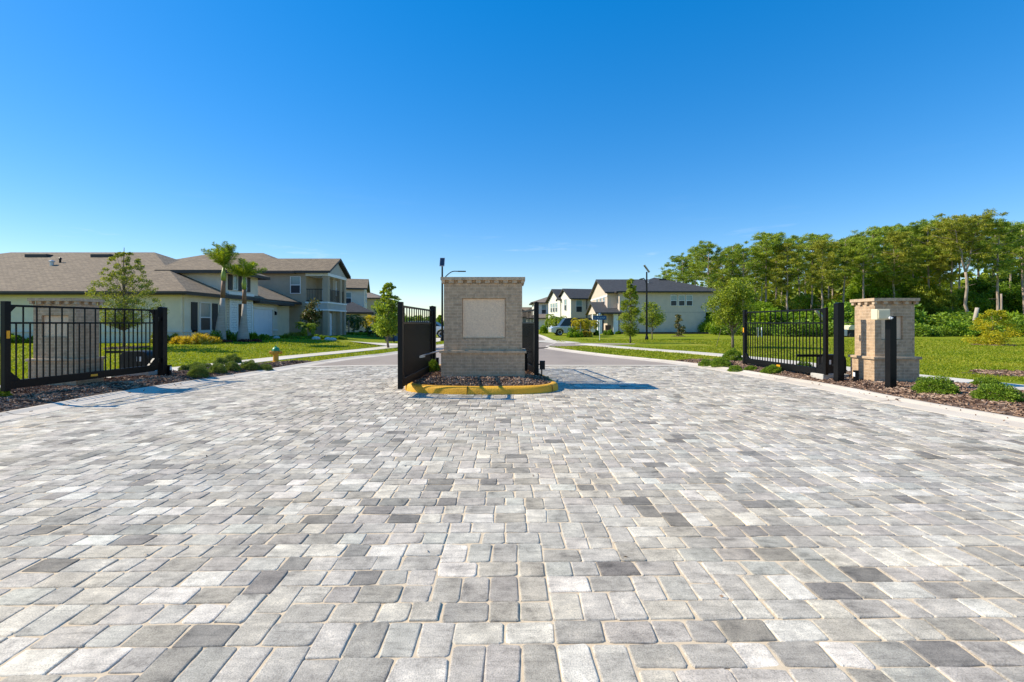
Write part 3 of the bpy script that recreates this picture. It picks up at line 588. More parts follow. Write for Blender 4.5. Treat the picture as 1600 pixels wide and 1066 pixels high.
# ---------------------------------------------------------------- brick pillars
def pillar(label, x0, x1, y0, y1, z0, ztop, zledge, group, panel, side=None):
    t = thing('brick_pillar', label, 'pillar', ((x0 + x1) / 2, (y0 + y1) / 2, z0), group)
    o = .055   # base stands proud of the shaft
    b = MB(); b.box(x0 - o, x1 + o, y0 - o, y1 + o, z0 - .25, zledge - .055); b.build('base', M['brick'], t)
    l = MB(); l.box(x0 - o - .035, x1 + o + .035, y0 - o - .035, y1 + o + .035, zledge - .055, zledge); l.build('ledge', M['brick_light'], t, bevel=.006)
    # shaft with a real recess for the panel in front (and back)
    px0, px1, pz0, pz1 = panel; d = .06; zs = ztop - .135
    s = MB()
    s.box(x0, x1, y0 + d, y1 - d, zledge, zs)
    for ya, yb in ((y0, y0 + d), (y1 - d, y1)):
        s.box(x0, px0, ya, yb, zledge, zs); s.box(px1, x1, ya, yb, zledge, zs); s.box(px0, px1, ya, yb, zledge, pz0); s.box(px0, px1, ya, yb, pz1, zs)
    s.build('shaft', M['brick'], t)
    p = MB(); p.box(px0 + .004, px1 - .004, y0 + .042, y0 + d + .01, pz0 + .004, pz1 - .004); p.build('stone_panel', M['stone_panel'], t, bevel=.012)
    p = MB(); p.box(px0 + .004, px1 - .004, y1 - d - .01, y1 - .028, pz0 + .004, pz1 - .004); p.build('stone_panel', M['stone_panel'], t, bevel=.012)
    c = MB(); e = .035
    c.box(x0 + .028, x1 - .028, y0 + .028, y1 - .028, zs, zs + .068)
    c.box(x0 - e - .03, x1 + e + .03, y0 - e - .03, y1 + e + .03, zs + .068, ztop)
    nx = max(3, round((x1 - x0 + .06) / .205)); sp = (x1 - x0 + .06) / nx; w = .105 if nx > 6 else .08
    for k in range(nx + 1):
        cx_ = x0 - .03 + k * sp
        a, bb = max(cx_ - w / 2, x0 - .045), min(cx_ + w / 2, x1 + .045)
        c.box(a, bb, y0 - .045, y0 + .026, zs + .003, zs + .068); c.box(a, bb, y1 - .026, y1 + .045, zs + .003, zs + .068)
    ny = max(2, round((y1 - y0) / .205)); sp = (y1 - y0) / ny
    for k in range(1, ny):
        cy_ = y0 + k * sp
        c.box(x0 - .045, x0 + .026, cy_ - w / 2, cy_ + w / 2, zs + .003, zs + .068); c.box(x1 - .026, x1 + .045, cy_ - w / 2, cy_ + w / 2, zs + .003, zs + .068)
    c.build('cap', M['brick_light'], t)
    return t
ZP = 10.0
pillar('large grey brick pillar with square pale stone panel on the yellow-kerbed island', wx(693, ZP), wx(816, ZP), ZP + .05, ZP + .78, .19, wz(433, ZP), wz(548, ZP), 'brick entrance pillars',
       (wx(722, ZP + .05), wx(790, ZP + .05), wz(529, ZP), wz(466, ZP)))
xl0, xl1 = wx(52, 10.0), wx(119, 10.0)
pillar('small brick pillar seen through the bars of the left gate', xl0, xl1, 10.0, 10.56, -.09, wz(466, 10.0), wz(560.5, 10.0), 'brick entrance pillars',
       (wx(65, 10.0), wx(107, 10.0), wz(527, 10.0), wz(493, 10.0)))
pillar('small brick pillar behind the black post with beige box', wx(1367, 9.85), wx(1429, 9.85), 9.85, 10.43, .08, wz(466, 9.85), wz(557.5, 9.85), 'brick entrance pillars',
       (wx(1377, 9.85), wx(1411, 9.85), wz(531, 9.85), wz(494, 9.85)))

# ---------------------------------------------------------------- gates
ZT, ZB = 1.74, .19
def gate(label, hinge, free, solid, group='black swing gates', refl=(1, 1), zoff=0):
    hx_, hy_ = hinge; L = math.hypot(free[0] - hx_, free[1] - hy_); a = math.atan2(free[1] - hy_, free[0] - hx_)
    t = thing('entrance_gate', label, 'gate', (hx_, hy_, zoff), group, rz=a)
    f = MB()
    f.box(0, .09, -.035, .035, ZB + .02, ZT + .01); f.box(L - .10, L, -.045, .045, ZB - .03, ZT + .06)
    f.box(.09, L - .10, -.022, .022, ZT - .04, ZT); f.box(.09, L - .10, -.02, .02, 1.385, 1.42)
    f.box(.09, L - .10, -.036, .036, ZB, ZB + .155)
    for x, s in ((.09, 1), (L - .10, -1)):
        f.prism([(x, -.03, ZB + .155), (x + s * .17, -.03, ZB + .155), (x, -.03, ZB + .325)], (0, .06, 0))
        f.prism([(x, -.02, ZT - .04), (x, -.02, ZT - .16), (x + s * .10, -.02, ZT - .04)], (0, .04, 0))
    f.build('frame', M['black'], t, local=True, bevel=.004)
    p = MB(); n = 27; sp = (L - .19) / n
    if solid:
        k = 1; x = .12
        while x < L - .12: p.box(x - .009, x + .009, -.009, .009, ZB + .155, 1.385); x += .056
    for k in range(1, n):
        x = .09 + k * sp; top = ZT - .04 if k % 2 == 1 else 1.385
        if k % 2 == 1: p.box(x - .0095, x + .0095, -.0095, .0095, 1.42, ZT - .04)
        if not solid: p.box(x - .0095, x + .0095, -.0095, .0095, ZB + .155, 1.385)
    p.build('pickets', M['black'], t, local=True)
    for s in (-1, 1):
        if refl[0]:
            r = MB(); r.box(L - .075, L - .025, s * .0455, s * .053, 1.12, 1.26); r.build('reflector', M['yellow_reflector'], t, local=True)
        if refl[1]:
            r = MB(); r.box(L * .5 - .075, L * .5 + .075, s * .0365, s * .044, ZB + .055, ZB + .10); r.build('reflector', M['yellow_reflector'], t, local=True)
    return t
gate('open black picket gate standing before the left brick pillar', (-9.02, 11.62), (-9.22, 8.28), False)
gate('open black picket gate with lawn and pine wood behind it', (7.23, 10.5), (7.06, 13.92), False)
gate('black gate leaf with dense lower bars at the left edge of the island', (-2.07, 11.72), (-2.1, 8.58), True, refl=(0, 0))
gate('black gate leaf with closely set lower bars half hidden behind the large brick pillar', (.57, 11.0), (.16, 14.1), True, refl=(0, 0))
def post(label, x, y, w, ztop, zbase, group='black square gate posts', d=None):
    t = thing('gate_post', label, 'post', (x, y, zbase), group); d = d or w
    m = MB(); m.box(x - w / 2, x + w / 2, y - d / 2, y + d / 2, zbase - .2, ztop); m.build('shaft', M['black'], t, bevel=.006)
    c = MB(); c.box(x - w / 2 - .006, x + w / 2 + .006, y - d / 2 - .006, y + d / 2 + .006, ztop, ztop + .012)
    c.prism([(x - w / 2, y - d / 2, ztop + .012), (x + w / 2, y - d / 2, ztop + .012), (x, y - d / 2, ztop + .03)], (0, d, 0)); c.build('cap', M['black'], t)
    return t
def hinges(t, x, y, sx):
    for z in (.45, 1.5):
        m = MB(); m.tube([(x, y, z - .05), (x, y, z + .05)], .022, 8); m.obox((x - sx * .03, y, z), (1, 0, 0), (0, 1, 0), (0, 0, 1), .03, .02, .02); m.build('hinge', M['black'], t)
p1 = post('black square hinge post at the end of the left picket gate', -9.0, 11.78, .15, 1.79, -.06); hinges(p1, -9.0, 11.68, 1)
p2 = post('black square hinge post beside the right gate and black motor box', 7.3, 10.22, .145, 1.83, .06); hinges(p2, 7.3, 10.33, 1)
p3 = post('black square hinge post left of the large brick pillar', -2.06, 11.9, .15, 1.82, .2)
p4 = post('tall black square post at the right side of the large brick pillar', .58, 10.85, .105, 1.88, .2)
m = MB(); m.box(.66, .78, 10.8, 10.93, .30, .49); m.box(.655, .785, 10.795, 10.935, .49, .505); m.tube([(.60, 10.87, .42), (.67, 10.87, .42)], .018); m.box(.69, .72, 10.85, 10.88, .1, .30); m.build('sensor_box', M['black_plastic'], p4, bevel=.005)
# short sensor posts
def sensor(label, x, y, zb, h, sx):
    t = thing('sensor_post', label, 'sensor post', (x, y, zb), 'short black sensor posts')
    m = MB(); m.box(x - .037, x + .037, y - .037, y + .037, zb - .1, zb + h); m.box(x - .041, x + .041, y - .041, y + .041, zb + h, zb + h + .012); m.build('shaft', M['black'], t, bevel=.004)
    r = MB(); r.box(x + sx * .038 - .008, x + sx * .038 + .008, y - .03, y + .03, zb + h - .12, zb + h - .03); r.build('reflector', M['white_mark'], t)
sensor('short black sensor post beside the left hinge post', wx(264.5, 11.9), 11.9, -.03, .33, 1)
sensor('short black sensor post in front of the right brick pillar', wx(1337.5, 9.95), 9.95, .06, .30, -1)
sensor('short black post tucked behind the left side of the large pillar', wx(683.5, 12.3), 12.3, .2, .26, 1)
sensor('short black post between the large pillar and its right gate leaf', wx(822, 11.6), 11.6, .2, .44, 1)
# access post with beige box
t = thing('access_post', 'tall black post carrying a beige box in front of right pillar', 'post', (7.45, 9.0, .06))
m = MB(); m.box(7.385, 7.515, 8.935, 9.065, -.1, 1.535); m.build('shaft', M['black'], t, bevel=.006)
m = MB(); m.box(7.15, 7.41, 8.96, 9.12, 1.465, 1.675); m.build('beige_box', M['beige_box'], t, bevel=.012)
m = MB(); m.box(7.17, 7.39, 8.945, 8.96, 1.485, 1.655); m.build('box_lid', M['beige_box'], t, bevel=.005)
m = MB(); m.tube([(7.375, 8.94, 1.50), (7.375, 8.90, 1.50)], .028, 14); m.tube([(7.375, 8.9, 1.50), (7.40, 8.9, 1.50), (7.41, 8.93, 1.49)], .014, 8); m.build('conduit', M['white'], t)
# motor boxes with arms on concrete pads
def operator(label, x0, x1, y, d, zb, ztop, armto, s):
    t = thing('gate_motor', label, 'gate motor', ((x0 + x1) / 2, y, zb), 'gate motors')
    m = MB(); poly = []; w = x1 - x0; h = ztop - zb
    for k in range(0, 181, 12):
        a = math.radians(k); poly.append(((x0 + x1) / 2 + w / 2 * math.copysign(abs(math.cos(a)) ** .45, math.cos(a)), y, zb + h * .62 + h * .38 * math.sin(a) ** .8))
    poly = [(x1, y, zb)] + poly + [(x0, y, zb)]
    m.prism(poly, (0, d, 0)); m.build('housing', M['black_plastic'], t, bevel=.012)
    q = MB(); cxm = x0 + w * (.62 if s < 0 else .12)
    for k in (0, 1): q.box(cxm + k * .075, cxm + k * .075 + .042, y - .006, y + .004, zb + h * .48, zb + h * .72)
    q.build('marking', M['white_mark'], t)
    a = MB(); zc = zb + h * .93; a.box(min(armto, (x0 + x1) / 2), max(armto, (x0 + x1) / 2), y + d * .45, y + d * .45 + .05, zc - .03, zc + .03); a.build('arm', M['black'], t)
    return t
def pad(label, x0, x1, y0, y1, z0, z1):
    m = MB(); m.box(x0, x1, y0, y1, z0 - .1, z1); tag(m.build('concrete_pad', M['pad'], loc=((x0 + x1) / 2, (y0 + y1) / 2, z0), bevel=.012), label, 'concrete pad', 'concrete pads under the gate motors')
pad('concrete pad under the motor box behind the left gate', wx(173, 11.75), wx(231, 11.75), 11.75, 12.6, -.08, .15)
operator('black domed gate motor behind the bars of the left gate', wx(187, 11.95), wx(230, 11.95), 11.95, .42, .15, .67, wx(156, 11.95), -1)
pad('concrete pad under the motor box at the right gate post', 7.17, 7.78, 10.55, 11.0, .04, .22)
operator('black domed gate motor behind the right hinge post', 7.29, 7.84, 10.72, .26, .22, .66, 6.75, 1)
# swing arms of the island gates
m = MB(); m.tube([(-2.05, 10.3, .66), (-1.75, 10.3, .74), (-1.5, 10.35, .79)], .016, 8); m.obox((-2.02, 10.3, .65), (1, .2, .2), (0, 1, 0), (0, 0, 1), .06, .02, .025)
tag(m.build('gate_opener', M['galv'], loc=(-1.8, 10.3, .7)), 'thin metal arm linking the left island gate to the large pillar', 'gate opener')
m = MB(); m.tube([(.48, 11.7, .66), (.3, 11.4, .70), (.2, 10.9, .72)], .016, 8); tag(m.build('gate_opener', M['black'], loc=(.35, 11.4, .7)), 'dark metal arm linking the right island gate to the large pillar', 'gate opener')

# ---------------------------------------------------------------- plants
def shrub_proto(name, label, group, r, h, n, l, w, mt, g, outw=1.0, stems=True):
    d = unit(g.normal(size=(n, 3))); d[:, 2] = np.abs(d[:, 2]) - .05; d = unit(d)
    lob = 1 + .10 * np.sin(d[:, 0] * 5 + 1) * np.cos(d[:, 1] * 6 + 2) + .10 * np.sin(d[:, 2] * 9 + d[:, 0] * 7)
    t = (.62 + .38 * g.random(n) ** .5) * lob
    p = d * t[:, None] * np.array([r, r, h]); p[:, 2] = np.maximum(p[:, 2], .015) 
    dd = d * outw + g.normal(size=(n, 3)) * .6; dd[:, 2] += .2
    o = fastmesh(name, leaves(p, dd, l * g.uniform(.7, 1.3, n), w * g.uniform(.7, 1.3, n), g), 4, mt)
    return tag(o, label, 'shrub', group)
g_ = np.random.default_rng(3)
GJ, GS = 'low round shrubs in the left mulch bed', 'low shrubs in the right mulch bed'
jun = [shrub_proto('round_shrub', '', GJ, .5, .60, 12000, .045, .02, M['l_juniper'], g_), shrub_proto('round_shrub', '', GJ, .5, .58, 12000, .045, .02, M['l_juniper'], g_)]
JL = [(305, 587.5, 31, 'round clipped green shrub in left bed, the biggest and nearest of the row'), (336, 582.5, 27, 'round shrub second along the kerb from the short sensor post'), (359, 579, 25, 'round shrub third along the kerb in the left mulch bed'),
      (386, 576.5, 27, 'round shrub fourth along the kerb beside the sidewalk'), (411, 575.5, 24, 'last round shrub at the hydrant end of the left row'),
      (283, 580, 17, 'small pale shrub right beside the short sensor post'), (292, 576, 18, 'small shrub peeping from behind the biggest round shrub'), (304, 573.5, 22, 'rear round shrub at the lawn edge behind the biggest one'),
      (319, 575.5, 20, 'rear round shrub between the two nearest front shrubs'), (341, 569, 22, 'dark rear shrub at the lawn edge in mid row'), (360, 567, 28, 'dark low shrub at the far lawn edge of the left bed')]
used = set()
for i, (px, py, w, lab) in enumerate(JL):
    x, y = gp(px, py, .03); y += .12; s = w * y / F * .92
    k = i % 2; o = jun[k] if k not in used else copy_tree(jun[k]); used.add(k)
    o.location = (x, y, bed_z(x, y) - .02); o.scale = (s, s, s * R.uniform(.92, 1.1)); o.rotation_euler.z = R.uniform(0, 6.28); o['label'] = lab
shr = [shrub_proto('leafy_shrub', '', GS, .5, .60, 9000, .045, .026, M['l_shrub'], g_), shrub_proto('leafy_shrub', '', GS, .52, .56, 9000, .045, .026, M['l_shrub'], g_)]
SR = [(1107, 571.5, 24, .9, 'small dark shrub at the far tip of the right bed'), (1130, 573.5, 30, .85, 'second low shrub from the far tip of right bed'), (1148, 568, 32, 1.1, 'upright leafy shrub beside the free end of the right gate'), (1153, 579.5, 22, .95, 'bright small shrub under the free end of right gate'),
      (1178, 580, 20, .6, 'flat shrub below the bottom rail near the right gate tip'), (1212, 585, 30, .75, 'dark shrub under the middle of the right gate'), (1262, 584, 26, .9, 'shrub behind the bars near the right motor box'),
      (1474, 623, 52, .95, 'round leafy shrub alone beside the right brick pillar'), (1553, 611, 38, .75, 'small leafy shrub at the sidewalk edge, rear of a pair'), (1574, 636, 58, .85, 'wide leafy shrub nearest the kerb at the right picture edge')]
used = set()
for i, (px, py, w, hs, lab) in enumerate(SR):
    x, y = gp(px, py, .05); y += .15; s = w * y / F
    k = i % 2; o = shr[k] if k not in used else copy_tree(shr[k]); used.add(k)
    o.location = (x, y, bed_z(x, y) - .02); o.scale = (s, s, s * hs * .95); o.rotation_euler.z = R.uniform(0, 6.28); o['label'] = lab
o = copy_tree(shr[0]); x, y = gp(4, 628, -.05); o.location = (x, y, bed_z(x, y) - .01); o.scale = (.24, .24, .3); o['label'] = 'tiny leafy sprig beside the free end of the left gate'; o['group'] = 'small sprigs'
o = copy_tree(shr[1]); o.location = (wx(677, 11.4), 11.4, .2); o.scale = (.3, .3, .5); o['label'] = 'small green weed in the mulch under the left island gate'; o['group'] = 'small sprigs'

def limb_pts(a, b, n, g, wob):
    a, b = np.array(a, float), np.array(b, float); out = []
    for i in range(n + 1):
        t = i / n; p = a + (b - a) * t
        if 0 < i < n: p = p + g.normal(0, wob, 3)
        out.append(tuple(p))
    return out
def tree(name, label, cat, loc, group, h, trunk_r, crown, leaf, mt, bark='bark', g=None, trunk_top=.9, nclump=30, nleaf=160, cr=.5, lean=(0, 0), shape='ell', limbs=10):
    """crown = (z0, z1, rx)"""
    g = g or np.random.default_rng(1)
    t = thing(name, label, cat, loc, group)
    z0, z1, rx = crown
    tp = limb_pts((0, 0, -.1), (lean[0], lean[1], h * trunk_top), 6, g, trunk_r * .5)
    tm = MB(); tm.tube(tp, [trunk_r * (1.25 - .15 * min(i, 1)) * (1 - .8 * i / 6) for i in range(7)], 8)
    V = []; cz = (z0 + z1) / 2; rz = (z1 - z0) / 2
    for k in range(nclump):
        if shape == 'cone':
            f = g.random() ** 1.35 * .95; zc = z0 + (z1 - z0) * f; rr = rx * (1 - f) ** .55 * (.35 + .65 * min(1, f * 6)); a = g.uniform(0, 6.28); q = rr * math.sqrt(g.random()) 
            c = np.array([q * math.cos(a), q * math.sin(a), zc])
        else:
            d = unit(g.normal(size=3)); q = g.random() ** .45; c = np.array([0, 0, cz]) + d * q * np.array([rx, rx, rz]) * .82
        tt = np.clip(c[2] / h, 0, 1); c[:2] += np.array(lean) * tt
        r = cr * g.uniform(.7, 1.25) * ((1.05 - .72 * np.clip((c[2] - z0) / (z1 - z0), 0, 1)) if shape == 'cone' else 1)
        V.append(clump(g, c, (r, r, r * .72), nleaf, leaf, leaf * .5))
        if k < limbs or g.random() < .35:
            zb_ = max(z0 * .75, c[2] - rz * .55 - .1); zb_ = min(zb_, h * trunk_top * .93); s = np.array(lean) * zb_ / h
            rad = trunk_r * .32 * (1.1 - zb_ / h)
            tm.tube(limb_pts((s[0], s[1], zb_), tuple(c), 3, g, .04 * cr), [rad, rad * .8, rad * .6, rad * .25], 5)
    tm.build('trunk', M[bark], t, local=True, smooth=True)
    fastmesh('crown', np.concatenate(V), 4, mt, parent=t)
    return t
def tree_px(name, label, cat, px, Z, zb, top, cw, base_crown, **kw):
    x = wx(px, Z); h = wz(top, Z) - zb; rx = cw * Z / F / 2; z0 = wz(base_crown, Z) - zb
    return tree(name, label, cat, (x, Z, zb), kw.pop('group', None), h, kw.pop('tr', .05), (z0, h, rx), kw.pop('leaf', .09), **kw)
G = np.random.default_rng
x, y = wx(198, 20.5), 20.5
ring_at(x, y, .8)
tree_px('young_cypress', 'young cypress with airy yellow-green crown behind the left gate', 'tree', 194, 20.5, g1(x, y) + LAWN, 390, 116, 508, tr=.05, leaf=.075, mt=M['l_cypress'], g=G(2), nclump=270, nleaf=50, cr=.25, shape='cone', trunk_top=1.02, limbs=70)
tree_px('young_cypress', 'slender dark young cypress left of the right street lamp', 'tree', 985, 31, LAWN, 431, 38, 522, tr=.055, leaf=.11, mt=M['l_oak'], g=G(4), nclump=100, nleaf=80, cr=.32, shape='cone', trunk_top=.95, limbs=20)
tree_px('young_tree', 'small rounded young tree just right of the right street lamp', 'tree', 1019, 38, LAWN, 467, 44, 521, tr=.04, leaf=.12, mt=M['l_oak'], g=G(5), nclump=40, nleaf=110, cr=.45, shape='ell')
tree_px('young_magnolia', 'tiny upright magnolia before the blank wall of the right house', 'tree', 1060, 46.5, LAWN, 489, 19, 523, tr=.04, leaf=.17, mt=M['l_magnolia'], g=G(6), nclump=22, nleaf=60, cr=.38, shape='cone')
ring_at(wx(1060, 46.5), 46.5, .7)
tree_px('young_oak', 'wide leafy young oak beside the free end of the right gate', 'tree', 1145, 25, LAWN, 424, 84, 524, tr=.07, leaf=.11, mt=M['l_oak'], g=G(7), nclump=95, nleaf=120, cr=.40, shape='ell')
tree_px('young_tree', 'bright young street tree in front of the wheelie bins', 'tree', 607, 24.8, LAWN, 440, 60, 520, tr=.06, leaf=.13, mt=M['l_young'], g=G(8), nclump=110, nleaf=70, cr=.33, shape='cone', trunk_top=.95)
tree_px('yellow_tree', 'small yellow-green tree before the wood at the right edge', 'tree', 1551, 28, LAWN, 481, 74, 538, tr=.04, leaf=.10, mt=M['l_yellow'], g=G(9), nclump=46, nleaf=160, cr=.46, shape='cone')
ring_at(wx(1551, 28), 28, 1.0)
tree_px('young_oak', 'dark oak behind the wheelie bins at the far left street', 'tree', 602, 40, .1, 468, 44, 522, tr=.08, leaf=.16, mt=M['l_deep'], g=G(10), nclump=40, nleaf=120, cr=.7, shape='ell')
tree_px('street_tree', 'small far green tree beside the left street lamp pole', 'tree', 687, 70, 0, 492, 12, 515, tr=.08, leaf=.22, mt=M['l_bright'], g=G(12), nclump=20, nleaf=80, cr=.6, shape='cone')
# support stake and wire of the oak
m = MB(); x, y = wx(1119, 26.5), 26.5; m.tube([(x, y, 0), (x + .3, y, 1.1)], .014, 6); tag(m.build('tree_stake', M['bark'], loc=(x, y, 0)), 'thin leaning stake on the lawn left of the young oak', 'stake')

# ---- palms
def frond(g, base, az, el0, L, droop, nl, ll, lw, plum=False, curl=0):
    V = []; R_ = []
    p = np.array(base, float); n = 12; el = el0; h = np.array([math.cos(az), math.sin(az), 0])
    pts = [p.copy()]
    for i in range(n):
        d = h * math.cos(el) + np.array([0, 0, math.sin(el)]); p = p + d * L / n; pts.append(p.copy()); el -= droop / n * (1 + 1.2 * i / n)
    pts = np.array(pts); side = np.array([-h[1], h[0], 0])
    t = np.linspace(.12, .99, nl); q = np.stack([np.interp(t * n, np.arange(n + 1), pts[:, k]) for k in range(3)], 1)
    tang = unit(np.gradient(q, axis=0)); up = unit(np.cross(side[None], tang))
    for s in (-1, 1):
        a = g.uniform(-1.1, 1.1, nl) if plum else g.normal(.25, .15, nl)
        d = tang * .65 + s * side * np.cos(a)[:, None] + up * np.sin(a)[:, None] * (1 if plum else .5) + np.array([0, 0, -curl])
        l = ll * np.sin(np.clip(t * 1.02, 0, 1) * math.pi) ** .5 * g.uniform(.8, 1.15, nl)
        d = unit(d); V.append(leaves(q + d * l[:, None] * .5, d, l, lw, g))
    return np.concatenate(V), pts
def palm(label, loc, trunk_pts, trunk_rad, nf, L, el, droop, ll, mt, g, group, upper=None, shaft=None, plum=True, nl=110, lw=.035, azr=None):
    t = thing('palm_tree', label, 'palm', loc, group)
    m = MB(); m.tube(trunk_pts, trunk_rad, 12); m.build('trunk', M['palmbark'], t, local=True, smooth=True)
    top = trunk_pts[-1]
    if upper: m = MB(); m.tube(upper[0], upper[1], 10); m.build('upper_stem', M['palmred'], t, local=True, smooth=True); top = upper[0][-1]
    if shaft: m = MB(); m.tube(shaft[0], shaft[1], 10); m.build('crownshaft', M['crownshaft'], t, local=True, smooth=True); top = shaft[0][-1]
    V = []; rm = MB()
    for k in range(nf):
        az = (azr[0] + (azr[1] - azr[0]) * (k + .5) / nf if azr else 2 * math.pi * k / nf * 1.0 + k * .9) + g.normal(0, .15); e = g.uniform(*el)
        v, pts = frond(g, top, az, e, L * g.uniform(.85, 1.1), droop * g.uniform(.8, 1.25), nl, ll, lw, plum); V.append(v); rm.tube(pts[::2], [.02, .018, .015, .012, .009, .006, .004][:len(pts[::2])], 5)
    rm.build('stalks', M['crownshaft'], t, local=True)
    fastmesh('fronds', np.concatenate(V), 4, mt, parent=t)
    return t
gpz = LAWN + .28
Zp = 26.2; k = Zp / F; bx = wx(344, Zp)
palm('taller palm with brushy upright crown and swollen pale base', (bx, Zp, gpz), [(0, 0, -.1), (0, 0, .25), (.03, 0, .9), (.10, 0, 1.7), (.15, 0, 2.5)], [.32, .30, .235, .16, .12], 15, 1.45, (.85, 1.55), .22, .36, M['l_palm'], G(21), 'twin palms before the cream house',
     upper=([(.15, 0, 2.5), (.17, 0, 3.0), (.19, 0, 3.5)], [.12, .115, .11]), shaft=([(.19, 0, 3.5), (.20, 0, 3.8), (.2, 0, 4.25)], [.115, .14, .06]), lw=.024)
Zp = 27.0; bx = wx(380, Zp)
palm('shorter palm with wide yellow-green crown and swollen pale base', (bx, Zp, gpz), [(0, 0, -.1), (0, 0, .3), (.02, 0, .8), (.05, 0, 1.5), (.07, 0, 2.2)], [.34, .32, .22, .15, .12], 13, 1.3, (.5, 1.3), .32, .36, M['l_palm'], G(23), 'twin palms before the cream house',
     upper=([(.07, 0, 2.2), (.07, 0, 2.7), (.06, 0, 3.05)], [.12, .11, .10]), shaft=([(.06, 0, 3.05), (.06, 0, 3.4), (.05, 0, 3.75)], [.105, .13, .06]), lw=.026)
def small_palm(label, px, Z, base, top_tr, L, g, mt, group, el=(.1, 1.2), droop=1.5, nf=11, tr=.07, ll=.3, lw=.05, lean=0):
    zb = g1(wx(px, Z), Z) + LAWN; h = wz(top_tr, Z) - zb
    return palm(label, (wx(px, Z), Z, zb), [(0, 0, -.05), (lean * .5, 0, h * .5), (lean, 0, h)], [tr * 1.2, tr, tr * .9], nf, L, el, droop, ll, mt, g, group, plum=False, nl=26, lw=lw)
small_palm('squat pygmy palm with bright arching fronds before the taupe house', 480, 33.5, 528, 512, .95, G(25), M['l_palm'], 'small garden palms', el=(-.1, 1.2), nf=20, tr=.1, ll=.32, lw=.05)
small_palm('thin dark palm standing before the balcony of the taupe house', 545, 44, 524, 500, 2.0, G(26), M['l_palmdark'], 'small garden palms', nf=11, ll=.55, lw=.07, droop=2.2)
small_palm('thin dark palm just right of the balcony house porch', 553, 46, 524, 502, 1.8, G(27), M['l_palmdark'], 'small garden palms', nf=10, ll=.5, lw=.07, droop=2.2)
small_palm('yellowing palm before the far cream house', 583, 50, 524, 500, 1.9, G(28), M['l_palmyellow'], 'small garden palms', nf=13, ll=.6, lw=.09, droop=2.0)
small_palm('dark low fan palm left of the wheelie bins', 588, 42, 524, 517, 1.4, G(29), M['l_palmdark'], 'small garden palms', nf=16, ll=.45, lw=.07)
small_palm('palm with twin stems left of the silver vehicle', 865, 62, 522, 499, 2.1, G(30), M['l_palm'], 'palms along the right street', nf=12, ll=.7, lw=.1, droop=2.2, tr=.12)
small_palm('palm with arching crown right above the silver vehicle', 873, 60, 522, 498, 2.1, G(31), M['l_palm'], 'palms along the right street', nf=12, ll=.7, lw=.1, droop=2.2, tr=.14)
small_palm('yellow-green palm before the driveway of the right houses', 907, 44, 524, 504, 1.35, G(32), M['l_palmyellow'], 'palms along the right street', nf=12, ll=.5, lw=.07, droop=2.0, tr=.06)
small_palm('yellow palm close to the white porch columns', 922, 47, 524, 505, 1.3, G(33), M['l_palmyellow'], 'palms along the right street', nf=11, ll=.5, lw=.07, droop=2.0, tr=.06)

# ---- garden beds at the houses
def bush(label, px, Z, w, top, mt, g, leaf=.12, lw=.06, n=1500, name='garden_shrub', cat='shrub', group=None, outw=1.0, base=None, depth=None):
    x = wx(px, Z); zb = (g1(x, Z) + LAWN) if base is None else base; h = max(.15, wz(top, Z) - zb); r = w * Z / F / 2; dpt = depth or min(r, .9)
    nc = max(5, int(r / .1)); n = int(n * 1.9); V = []
    for k in range(nc):
        cx_ = g.uniform(-1, 1) * r * .75; cy_ = g.uniform(-1, 1) * dpt * .6; hh = h * g.uniform(.65, 1.0)
        rr = max(.18, r * .42)
        d = unit(g.normal(size=(n // nc, 3))); d[:, 2] = np.abs(d[:, 2]); t = g.random((n // nc, 1)) ** .5
        p = np.array([cx_, cy_, 0]) + d * t * np.array([rr, min(rr, dpt), hh]); dd = d * outw + g.normal(size=(n // nc, 3)) * .5
        V.append(leaves(p, dd, leaf * g.uniform(.7, 1.3, n // nc), lw * g.uniform(.7, 1.3, n // nc), g))
    o = fastmesh(name, np.concatenate(V), 4, mt, loc=(x, Z, zb))
    return tag(o, label, cat, group)
gb = G(41)
GH = 'planting along the cream house'
